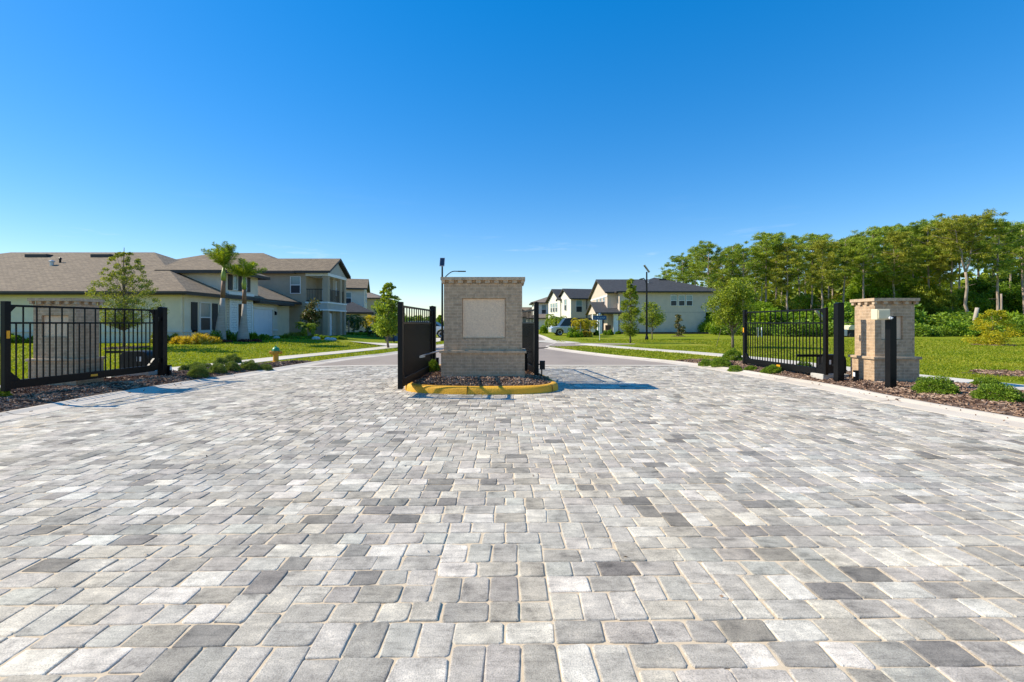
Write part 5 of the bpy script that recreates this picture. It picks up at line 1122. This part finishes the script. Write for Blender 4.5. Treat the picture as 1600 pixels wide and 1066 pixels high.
m = MB(); m.box(x - .02, x + .025, y - .35, y + .35, wz(492, 35.7), wz(489.2, 35.7)); m.build('cross_plate', M['sign_blue'], t)
# fire hydrant
hx_, hy_ = gp(431, 564.5, .05); zb = g1(hx_, hy_) + LAWN
t = thing('fire_hydrant', 'yellow fire hydrant with green cap on the left verge', 'fire hydrant', (hx_, hy_, zb))
m = MB(); m.lathe((hx_, hy_, zb), [(.14, -.02), (.14, .035), (.095, .04), (.09, .30), (.12, .31), (.125, .40), (.10, .41)], 18); m.build('barrel', M['hyd_yellow'], t, smooth=False)
m = MB(); m.lathe((hx_, hy_, zb), [(.125, .41), (.125, .44), (.115, .48), (.08, .53), (.03, .55), (.03, .585), (.02, .59)], 18); m.build('bonnet', M['hyd_green'], t)
for sx in (-1, 1):
    m = MB(); m.lathe((hx_ + sx * .1, hy_, zb + .355), [(.05, 0), (.05, sx * .055), (.06, sx * .06), (.06, sx * .10), (.025, sx * .105), (.025, sx * .13)], 12, axis='x'); m.build('nozzle', M['hyd_yellow'], t)
m = MB(); m.lathe((hx_, hy_ - .1, zb + .34), [(.065, .0), (.065, -.06), (.075, -.065), (.075, -.11), (.025, -.115), (.025, -.14)], 14, axis='y'); m.build('nozzle', M['hyd_yellow'], t)
# bins
def bin_(label, px, Z, mt):
    x = wx(px, Z); zb = g1(x, Z) + LAWN + .05; t = thing('wheelie_bin', label, 'bin', (x, Z, zb), 'wheelie bins by the driveway')
    m = MB(); a, b_, h = .24, .30, .92
    m.add([(x - a, Z - a, zb + .06), (x + a, Z - a, zb + .06), (x + a, Z + a, zb + .06), (x - a, Z + a, zb + .06), (x - b_, Z - b_, zb + h), (x + b_, Z - b_, zb + h), (x + b_, Z + b_, zb + h), (x - b_, Z + b_, zb + h)], [(0, 3, 2, 1), (4, 5, 6, 7), (0, 1, 5, 4), (1, 2, 6, 5), (2, 3, 7, 6), (3, 0, 4, 7)]); m.build('body', M[mt], t, bevel=.03)
    m = MB(); m.box(x - b_ - .03, x + b_ + .03, Z - b_ - .05, Z + b_ + .03, zb + h, zb + h + .07); m.build('lid', M[mt], t, bevel=.03)
    for s in (-1, 1): m = MB(); m.lathe((x + s * .24, Z + .22, zb + .1), [(.1, -.03), (.1, .03)], 14, axis='x'); m.build('wheel', M['tyre'], t)
bin_('dark grey wheelie bin behind the bright young street tree', 609, 31, 'bin_dark'); bin_('blue wheelie bin beside the dark one', 619.5, 31.4, 'bin_blue')
# utility box at wood edge
x, y = wx(1334, 44), 44.0; t = thing('utility_cart', 'small beige and dark utility vehicle parked at the wood edge', 'utility vehicle', (x, y, 0))
m = MB(); m.prism([(x - .5, y, .75), (x + .6, y, .75), (x + .6, y, 1.2), (x - .25, y, 1.2), (x - .5, y, .98)], (0, .9, 0)); m.build('cab', M['beige_box'], t, bevel=.03)
ptc(t, 'chassis', 'black_plastic', [(x - .5, x + .7, y + .05, y + .85, .2, .74)]); ptc(t, 'roof', 'fascia', [(x - .4, x + .65, y, y + .9, 1.42, 1.48)]); ptc(t, 'load_bed', 'rock', [(x - 1.1, x - .52, y + .1, y + .8, .15, .8)], bevel=.03)
for sx in (-.25, .45):
    for yy in (0, .9): m = MB(); m.lathe((x + sx, y + yy, .22), [(.22, -.07), (.22, .07)], 16, axis='y'); m.build('wheel', M['tyre'], t)
# white marker posts
for i, px in enumerate((1184, 1190.5)):
    m = MB(); x, y = wx(px, 44), 44.0; m.tube([(x, y, 0), (x, y, .85)], .07, 8); m.lathe((x, y, .85), [(.08, 0), (.08, .1), (.03, .14)], 8); tag(m.build('marker_post', M['white'], loc=(x, y, 0)), 'short white marker post at the wood edge seen through the right gate', 'marker post', 'white marker posts')
# low dark strip along the wood
m = MB(); pts = [(wx(968, 57), 57), (wx(1126, 56.5), 56.5), (wx(1180, 53), 53), (wx(1245, 50.5), 50.5)]
for (xa, ya), (xb, yb) in zip(pts[:-1], pts[1:]):
    d = Vector((xb - xa, yb - ya, 0)); L_ = d.length; d.normalize(); m.obox(((xa + xb) / 2, (ya + yb) / 2, .12), d, (-d.y, d.x, 0), (0, 0, 1), L_ / 2, .015, .17)
tag(m.build('dark_strip', mat('strip_black', (.03, .032, .025), (.05, .05, .035), scale=3, rough=.9), loc=(15, 56, 0)), 'low black strip running along the foot of the beige house', 'fence')

# ---- vehicles
def car(label, name, loc, rz, paint, L=4.6, Hh=1.68, Wd=1.85, suv=True):
    t = thing(name, label, 'car', loc, None, rz); m = MB(); w = Wd / 2; wr = .36; wb = L * .30
    low = [(-L / 2, .35)]
    def arch(cx_): return [(cx_ + .43 * math.cos(a), .36 + .43 * math.sin(a)) for a in [math.pi - k * math.pi / 8 for k in range(9)]]
    low += [(-wb - .43, .3)] + arch(-wb) + [(-wb + .43, .28), (wb - .43, .28)] + arch(wb) + [(wb + .43, .3), (L / 2, .38), (L / 2 + .02, .75), (L / 2 - .08, 1.0), (-L / 2 + 1.15, 1.05), (-L / 2 + .25, .95), (-L / 2, .8)]
    m.prism([(a, -w, b) for a, b in low], (0, Wd, 0)); m.build('body', M[paint], t, local=True, bevel=.05)
    c = MB(); cab = [(-L / 2 + .95, 1.02), (L / 2 - .12, 1.0), (L / 2 - .3, Hh - .1), (L / 2 - .8, Hh), (-L / 2 + 1.75, Hh), (-L / 2 + 1.55, Hh - .06)]; iw = .1
    V = [(a, -w + (.02 if b < 1.1 else iw), b) for a, b in cab] + [(a, w - (.02 if b < 1.1 else iw), b) for a, b in cab]; n = len(cab)
    c.add(V, [tuple(range(n)), tuple(range(2 * n - 1, n - 1, -1))] + [(i, i + n, (i + 1) % n + n, (i + 1) % n) for i in range(n)]); c.build('cabin', M['screen'], t, local=True)
    r = MB(); r.box(-L / 2 + 1.8, L / 2 - .35, -w + .1, w - .1, Hh - .05, Hh + .03); 
    for xx in (-.25, .85): r.prism([(xx, -w + .015, 1.03), (xx + .1, -w + .015, 1.03), (xx + .08, -w + .085, Hh - .03), (xx, -w + .085, Hh - .03)], (0, .02, 0)); r.prism([(xx, w - .035, 1.03), (xx + .1, w - .035, 1.03), (xx + .08, w - .105, Hh - .03), (xx, w - .105, Hh - .03)], (0, .02, 0))
    r.build('roof', M['black_gloss'] if suv else M[paint], t, local=True, bevel=.02)
    for sx in (-wb, wb):
        for s in (-1, 1):
            q = MB(); q.lathe((sx, s * (w - .13), .36), [(.24, -.11), (.35, -.11), (.36, -.06), (.36, .06), (.35, .11), (.24, .11)], 20, axis='y'); wl = q.build('wheel', M['tyre'], t, local=True)
            q = MB(); q.lathe((sx, s * (w - .03), .36), [(.23, -.06), (.23, .02), (.1, .0), (.05, .01)] if s > 0 else [(.05, -.01), (.1, 0), (.23, -.02), (.23, .06)], 16, axis='y'); q.build('rim', M['rim'], wl, local=True)
    for s in (-1, 1):
        q = MB(); q.box(-L / 2 - .012, -L / 2 + .2, s * (w - .25) - .18, s * (w - .25) + .18, .70, .82); q.build('headlight', M['lamp_clear'], t, local=True, bevel=.02)
        q = MB(); q.box(L / 2 - .1, L / 2 + .025, s * (w - .2) - .12, s * (w - .2) + .12, .78, .98); q.build('tail_light', M['lamp_red'], t, local=True, bevel=.02)
    return t
car('silver sport utility car with black roof parked before the pale gabled house', 'parked_car', (wx(893, 50), 50, LAWN), math.radians(4), 'car_silver', L=4.8, Hh=1.88)
car('white parked car half hidden behind the gate post left of the large pillar', 'parked_car', (wx(669, 42.5), 42.5, LAWN), math.radians(178), 'car_white', L=4.6, Hh=1.5, suv=False)

# ---------------------------------------------------------------- the wood
def pine_proto(g, H, mt, ncl, fork=False, spread=2.6, cb=.5, dead=6):
    t = thing('pine_tree', '', 'pine', (0, 0, 0), 'tall pines of the wood')
    m = MB(); wob = H * .004; lean = g.normal(0, H * .014, 2)
    base = limb_pts((0, 0, -.2), (lean[0], lean[1], H * (.52 if fork else .97)), 8, g, wob)
    r0 = H * .0105; m.tube(base, [r0 * (1.15 - (.3 if fork else .85) * i / 8) for i in range(9)], 8)
    tops = [base[-1]]
    if fork:
        tops = []
        for s in (-1, 1):
            e = (base[-1][0] + s * H * .085, base[-1][1] + g.normal(0, .2), H * .93); m.tube(limb_pts(base[-1], e, 5, g, wob * 2), [r0 * .75 * (1 - .7 * i / 5) for i in range(6)], 7); tops.append(e)
    V = []; nb = ncl // 3
    def axis(z):
        if fork and z > H * .52:
            q = (z / H - .52) / .41; tp = tops[g.integers(2)]; return base[-1][0] + (tp[0] - base[-1][0]) * min(1, q), tp[1] * min(1, q)
        return lean[0] * z / H, lean[1] * z / H
    for k in range(nb):   # a branch with a flat spray of tufts at its end
        f = (k + g.random()) / nb; zb_ = H * (cb + (.97 - cb) * f); tx, ty = axis(zb_); a = g.uniform(0, 6.28)
        Lb = spread * (.55 + .6 * math.sin(math.pi * min(1, .25 + f * .62))) * g.uniform(.45, 1.1) * (1 - .45 * max(0, f - .6) / .4); up = g.uniform(.05, .45) + .35 * f
        e = np.array([tx + Lb * math.cos(a), ty + Lb * math.sin(a), min(H * .98, zb_ + Lb * up)])
        m.tube(limb_pts((tx, ty, zb_), tuple(e), 3, g, .1), [r0 * .24, r0 * .18, r0 * .12, r0 * .05], 5)
        for q in range(g.integers(3, 7)):
            c = e + g.normal(0, 1, 3) * np.array([.7, .7, .33]) * (H / 15) - np.array([math.cos(a), math.sin(a), up]) * g.uniform(0, .45) * Lb
            r = g.uniform(.28, .55) * (H / 15); V.append(clump(g, c, (r * 1.2, r * 1.2, r * .6), 78, .36, .06, outw=1.0, shell=.6))
    for k in range(dead):   # short dead stubs below the crown
        z = H * g.uniform(cb * .55, cb); a = g.uniform(0, 6.28); L_ = g.uniform(.4, 1.3); m.tube([(lean[0] * z / H, lean[1] * z / H, z), (lean[0] * z / H + L_ * math.cos(a), lean[1] * z / H + L_ * math.sin(a), z + L_ * g.uniform(-.1, .4))], [r0 * .16, r0 * .06], 5)
    m.build('trunk', M['pinebark'], t, local=True, smooth=True); fastmesh('crown', np.concatenate(V), 4, M[mt], parent=t)
    return t
PH = 15.0
PP = [pine_proto(G(51), PH, 'l_pine', 114, cb=.48), pine_proto(G(52), PH, 'l_pine_warm', 96, spread=2.0, cb=.46), pine_proto(G(53), PH, 'l_pine', 102, spread=2.8, cb=.6), pine_proto(G(54), PH, 'l_pine_warm', 105, fork=True, spread=2.2, cb=.66), pine_proto(G(55), PH, 'l_pine', 84, spread=1.9, cb=.58)]
PL = ['tall slender pine standing in the wood behind the right lawn', 'warm-toned pine with a narrow crown in the right wood', 'broad umbrella-crowned pine in the right wood', 'forked pine', 'slim bare-stemmed pine with a small high crown in the right wood']
FR = [(1068, 398, 74, 2), (1086, 386, 66, 2), (1106, 378, 62, 0), (1128, 392, 72, 1), (1143, 382, 66, 4), (1160, 386, 60, 0), (1180, 384, 74, 1), (1196, 364, 60, 2), (1214, 371, 66, 0), (1231, 378, 58, 1), (1250, 374, 72, 4), (1268, 366, 60, 2), (1285, 374, 56, 1), (1302, 377, 68, 0), (1318, 370, 58, 4),
      (1333, 366, 64, 1), (1348, 371, 57, 2), (1364, 358, 62, 0), (1380, 353, 70, 2), (1396, 361, 58, 1), (1412, 357, 66, 0), (1432, 352, 62, 4), (1452, 345, 60, 2), (1470, 341, 66, 0), (1488, 348, 58, 1), (1511, 335, 54, 3), (1530, 338, 66, 2), (1558, 343, 54, 0), (1580, 348, 62, 2), (1602, 352, 56, 4), (1624, 346, 62, 0), (1650, 340, 60, 2), (1680, 345, 58, 1), (1715, 338, 62, 0), (1750, 344, 60, 2),
      (1076, 410, 88, 0), (1118, 400, 90, 1), (1152, 398, 92, 0), (1188, 388, 90, 4), (1222, 385, 94, 1), (1258, 382, 90, 0), (1294, 384, 88, 2), (1340, 376, 90, 1), (1388, 370, 88, 4), (1424, 366, 90, 0), (1462, 360, 88, 1), (1500, 356, 90, 2), (1548, 356, 88, 4), (1592, 360, 90, 0), (1640, 360, 88, 1)]
used = set()
for i, (px, top, Z, k) in enumerate(FR):
    o = PP[k] if k not in used else copy_tree(PP[k]); used.add(k)
    h = wz(top, Z); s = h / PH; o.location = (wx(px, Z), Z, 0); o.scale = (s * R.uniform(.9, 1.15), s * R.uniform(.9, 1.1), s); o.rotation_euler.z = 0 if k == 3 else R.uniform(0, 6.28)
    o['label'] = 'tall forked pine with two pale stems near the right end of the wood' if k == 3 else PL[k]
    if px == 1558: o['label'] = 'straight pale-stemmed pine right of the forked pine'
# lone far pine top behind the beige roof
o = copy_tree(PP[4]); o.location = (wx(1039, 110), 110, 0); s = wz(421, 110) / PH; o.scale = (s, s, s); o['label'] = 'far pine whose top peeps over the roof of the beige house'
# broadleaf trees and undergrowth bushes
def broad_proto(g, H, rx, mt, ncl=78, nleaf=120, leaf=.27, z0=.12):
    return tree('broadleaf_tree', '', 'tree', (0, 0, 0), 'leafy trees of the wood', H, .13, (H * z0, H, rx), leaf, M[mt], g=g, nclump=ncl, nleaf=nleaf, cr=.8, limbs=16, trunk_top=.8)
BP = [broad_proto(G(61), 8, 2.6, 'l_bright'), broad_proto(G(62), 8, 2.8, 'l_deep'), broad_proto(G(63), 8, 2.4, 'l_oak'), broad_proto(G(64), 8, 2.3, 'l_yellow', ncl=46)]
BL = ['bright green leafy tree among the pines of the right wood', 'deep green leafy tree among the pines of the right wood', 'olive green leafy tree among the pines of the right wood', 'yellowish leafy tree among the pines of the right wood']
BR = [(1082, 452, 66, 2), (1110, 462, 60, 0), (1135, 455, 66, 2), (1165, 448, 62, 0), (1190, 468, 56, 0), (1212, 458, 64, 2), (1240, 466, 60, 2), (1262, 455, 66, 0), (1288, 466, 58, 2), (1310, 452, 64, 3), (1335, 440, 62, 0), (1362, 415, 60, 0), (1386, 396, 62, 0), (1405, 390, 66, 0), (1430, 432, 60, 2), (1452, 412, 64, 3), (1474, 440, 58, 2), (1496, 448, 66, 0), (1520, 452, 60, 1), (1538, 425, 66, 1), (1572, 436, 62, 1), (1590, 420, 64, 1), (1612, 432, 60, 1), (1640, 418, 62, 0), (1670, 428, 58, 2), (1710, 422, 60, 2), (1745, 426, 60, 0),
      (1100, 478, 78, 2), (1145, 474, 80, 1), (1180, 476, 78, 2), (1225, 474, 80, 2), (1275, 472, 78, 1), (1325, 466, 78, 2), (1372, 455, 80, 2), (1420, 450, 78, 1), (1460, 452, 80, 2), (1510, 446, 80, 1), (1556, 446, 80, 1), (1605, 446, 80, 2)]
used = set()
for i, (px, top, Z, k) in enumerate(BR):
    o = BP[k] if k not in used else copy_tree(BP[k]); used.add(k)
    h = wz(top, Z); s = h / 8; o.location = (wx(px, Z), Z, 0); q = max(s, .8); o.scale = (q * R.uniform(.9, 1.15), q * R.uniform(.9, 1.1), s); o.rotation_euler.z = R.uniform(0, 6.28); o['label'] = BL[k]
def ubush(g, mt):
    V = [clump(g, (g.uniform(-.9, .9), g.uniform(-.7, .7), g.uniform(.3, 1.3)), (.75, .75, .6), 130, .24, .12) for _ in range(13)]
    return tag(fastmesh('wild_bush', np.concatenate(V), 4, M[mt]), '', 'bush', 'wild bushes along the wood edge')
UB = [ubush(G(71), 'l_bright'), ubush(G(72), 'l_shrub'), ubush(G(73), 'l_deep'), ubush(G(74), 'l_oak')]
UL = ['bright green wild bush at the foot of the wood', 'mid green wild bush at the foot of the wood', 'dark green wild bush at the foot of the wood', 'olive green wild bush at the foot of the wood']
used = set(); px = 1128
while px < 1760:
    for row in (0, 1):
        Z = (46.5 if row == 0 else 52) + R.uniform(-1, 1.5) + max(0, (1240 - px)) * .05; k = R.choice((0, 1, 1, 2, 3) if row == 0 else (0, 1, 2, 2, 2))
        o = UB[k] if k not in used else copy_tree(UB[k]); used.add(k)
        s = R.uniform(.7, 1.15) * (1.0 if row == 0 else 1.7); o.location = (wx(px + R.uniform(-5, 5), Z), Z, 0); o.scale = (s * 1.1, s, s * R.uniform(.8, 1.2)); o.rotation_euler.z = R.uniform(0, 6.28); o['label'] = UL[k]
    px += R.uniform(15, 22)
# bushes at the side passage of the beige house
for i, px in enumerate((1104, 1116, 1127)):
    o = copy_tree(UB[i % 3]); o.location = (wx(px, 57.2), 57.2, 0); s = (.9, 1.2, 1.4)[i]; o.scale = (s * .8, s * .5, s); o['label'] = ('bright bush left in the dark passage of the beige house', 'green bush in the middle of the beige house passage', 'dark bush at the corner of the beige house')[i]; o['group'] = 'bushes at the beige house corner'
# dead wood
def dead(label, a, b, r0, r1, mt='deadwood'):
    m = MB(); m.tube(limb_pts(a, b, 4, G(81), .04), [r0, r0 * .95, (r0 + r1) / 2, r1 * 1.1, r1], 9); tag(m.build('dead_trunk', M[mt], loc=a, smooth=True), label, 'dead trunk', 'bleached dead trunks')
Zd = 50; dead('bleached broken trunk leaning at the foot of the forked pine', (wx(1519, Zd), Zd, 0.4), (wx(1527, Zd), Zd, wz(481, Zd)), .15, .17)
dead('thin bare dead trunk right of the pale-stemmed pine', (wx(1566, Zd), Zd, .2), (wx(1569, Zd), Zd + .3, wz(459, Zd)), .10, .08, 'pinebark')
Zd = 49; dead('bleached fallen trunk lying aslant behind the right gate', (wx(1274, Zd), Zd, wz(484, Zd)), (wx(1294, Zd), Zd + .5, wz(497, Zd) - .3), .14, .2)
# far tree lines: one soft mass each, hundreds of metres off
def farline(name, x0, x1, Z, h, n, mt):
    g = G(90); V = []
    for k in range(n):
        x = g.uniform(x0, x1); V.append(clump(g, (x, Z + g.uniform(-8, 8), h * g.uniform(.2, .75)), (4.5, 4, h * .33), 90, 1.5, .9))
    fastmesh(name, np.concatenate(V), 4, mt, kind='stuff')
farline('far_woods', -420, 300, 330, 6.5, 220, M['l_deep'])
farline('deep_woods', 44, 200, 108, 14.5, 300, M['l_oak'])
# far trees along the street
for i, (px, Z, top, lab) in enumerate([(655, 120, 491, 'far rounded tree seen through the left island gate'), (628, 95, 486, 'far tree left of the solid island gate'), (826, 140, 497, 'far tree beyond the white house')]):
    o = copy_tree(BP[2]); h = wz(top, Z); s = h / 8; o.location = (wx(px, Z), Z, 0); o.scale = (s, s, s); o['label'] = lab; o['group'] = 'far street trees'

# ---------------------------------------------------------------- grass blades (stuff)
def blades():
    n = 190000; Z = 10.5 * (38 / 10.5) ** rng.random(n); x = rng.uniform(-1.28, 1.28, n) * Z
    L_ = (x < kl(Z) - .03); Rr = (x > kr(Z) + .03); keep = L_ | Rr
    keep &= ~(L_ & (kl(Z) - x < bedL(Z)) & (Z < 16.6)); keep &= ~(Rr & (x - kr(Z) < bedR(Z)) & (Z < 16.4))
    for SW in (SWL, SWR):
        sx = np.interp(Z, SW[:, 1], SW[:, 0]); keep &= ~(np.abs(x - sx) < .78)
    keep &= ~((x < -15.8) & (Z > 23.3)) & ~((x < -14.2) & (Z > 32)) & ~((Z > 31) & (x < -6) & (Z < 40)) & ~((Z > 26.5) & (x > 0) & (x < 12) & (Z < 32))
    for rx, ry, rr in RINGS: keep &= np.hypot(x - rx, y0_ := (Z - ry)) > rr
    keep &= ~((x < -9.3) & (x > -10.7) & (Z > 9.8) & (Z < 10.8)) & ~((x > 7.6) & (x < 8.8) & (Z > 9.6) & (Z < 10.6))
    x, Z = x[keep], Z[keep]; n = len(x)
    h = rng.uniform(.022, .05, n) * (1 + Z / 70); w = .010 + .0009 * Z; a = rng.uniform(0, 6.28, n); lean = rng.normal(0, .4, (n, 2)) * h[:, None]
    zb = gz(x, Z) + LAWN - .004; V = np.empty((n, 3, 3))
    V[:, 0] = np.stack([x - np.cos(a) * w, Z - np.sin(a) * w, zb], 1); V[:, 1] = np.stack([x + np.cos(a) * w, Z + np.sin(a) * w, zb], 1); V[:, 2] = np.stack([x + lean[:, 0], Z + lean[:, 1], zb + h], 1)
    fastmesh('grass', V.reshape(-1, 3), 3, M['blades'], kind='stuff')
blades()
chips()
# stray dry leaves on the pavers
n = 26; P = np.stack([rng.uniform(-4, 5, n), rng.uniform(2.2, 8.5, n), np.full(n, .008)], 1); d = rng.normal(size=(n, 3)); d[:, 2] *= .15
fastmesh('leaf_litter', leaves(P, d, rng.uniform(.02, .045, n), .014, rng), 4, M['chips'], kind='stuff')

# ---------------------------------------------------------------- light, sky, camera
EL = math.radians(40); sd = Vector((-1.18, .13, 0)).normalized() * math.cos(EL) + Vector((0, 0, math.sin(EL)))
sun = bpy.data.lights.new('sun', 'SUN'); sun.energy = 3.15; sun.angle = math.radians(.55); sun.color = (1, .91, .75)
so = bpy.data.objects.new('sun', sun); COL.objects.link(so); so.rotation_euler = sd.to_track_quat('Z', 'Y').to_euler()
w = bpy.data.worlds.new('World'); sc.world = w; w.use_nodes = True; nt = w.node_tree; nt.nodes.clear()
out = nt.nodes.new('ShaderNodeOutputWorld'); bg = nt.nodes.new('ShaderNodeBackground'); sk = nt.nodes.new('ShaderNodeTexSky'); sk.sky_type = 'NISHITA'
sk.sun_disc = False; sk.sun_elevation = EL; sk.sun_rotation = math.atan2(sd.x, sd.y); sk.altitude = 0; sk.air_density = 1.0; sk.dust_density = 0.1; sk.ozone_density = 4.0
hs = nt.nodes.new('ShaderNodeHueSaturation'); hs.inputs['Hue'].default_value = .5085; hs.inputs['Saturation'].default_value = 1.85; hs.inputs['Value'].default_value = 1.17
ga = nt.nodes.new('ShaderNodeGamma'); ga.inputs[1].default_value = .60; nt.links.new(sk.outputs[0], ga.inputs[0]); nt.links.new(ga.outputs[0], hs.inputs['Color']); tcw = nt.nodes.new('ShaderNodeTexCoord'); mpw = nt.nodes.new('ShaderNodeMapping'); mpw.inputs['Scale'].default_value = (5, 5, 42); nt.links.new(tcw.outputs['Generated'], mpw.inputs[0])
nw = nt.nodes.new('ShaderNodeTexNoise'); nw.inputs['Scale'].default_value = 1.0; nw.inputs['Detail'].default_value = 6; nw.inputs['Roughness'].default_value = .6; nt.links.new(mpw.outputs[0], nw.inputs['Vector'])
rw = ramp(nt, [(.60, (0, 0, 0)), (.75, (.4, .4, .4))]); nt.links.new(nw.outputs['Fac'], rw.inputs[0])
sx = nt.nodes.new('ShaderNodeSeparateXYZ'); nt.links.new(tcw.outputs['Generated'], sx.inputs[0])
rb = ramp(nt, [(.03, (.3, .3, .3)), (.09, (.9, .9, .9)), (.15, (.75, .75, .75)), (.19, (.06, .06, .06)), (.3, (0, 0, 0))]); nt.links.new(sx.outputs['Z'], rb.inputs[0])
mm = nt.nodes.new('ShaderNodeMath'); mm.operation = 'MULTIPLY'; nt.links.new(rw.outputs[0], mm.inputs[0]); nt.links.new(rb.outputs[0], mm.inputs[1])
mw = nt.nodes.new('ShaderNodeMix'); mw.data_type = 'RGBA'; nt.links.new(mm.outputs[0], mw.inputs[0]); nt.links.new(hs.outputs[0], mw.inputs[6]); mw.inputs[7].default_value = (3.4, 3.7, 4.0, 1)
nt.links.new(mw.outputs[2], bg.inputs['Color']); bg.inputs['Strength'].default_value = .15
nt.links.new(bg.outputs[0], out.inputs[0])
cam = bpy.data.cameras.new('camera'); cam.sensor_width = 36; cam.lens = F / 1600 * 36; cam.shift_y = -28 / 1600; cam.clip_end = 4000; cam.clip_start = .05
co = bpy.data.objects.new('camera', cam); COL.objects.link(co); co.location = (0, 0, CAMH); co.rotation_euler = (math.radians(90), 0, 0); sc.camera = co
sc.view_settings.view_transform = 'Standard'; sc.view_settings.look = 'None'; sc.view_settings.gamma = 1; sc.view_settings.use_curve_mapping = False; sc.view_settings.exposure = 1.02
sc.render.resolution_x = 1024; sc.render.resolution_y = 682
try: sc.cycles.max_bounces = 8; sc.cycles.transparent_max_bounces = 4
except Exception: pass
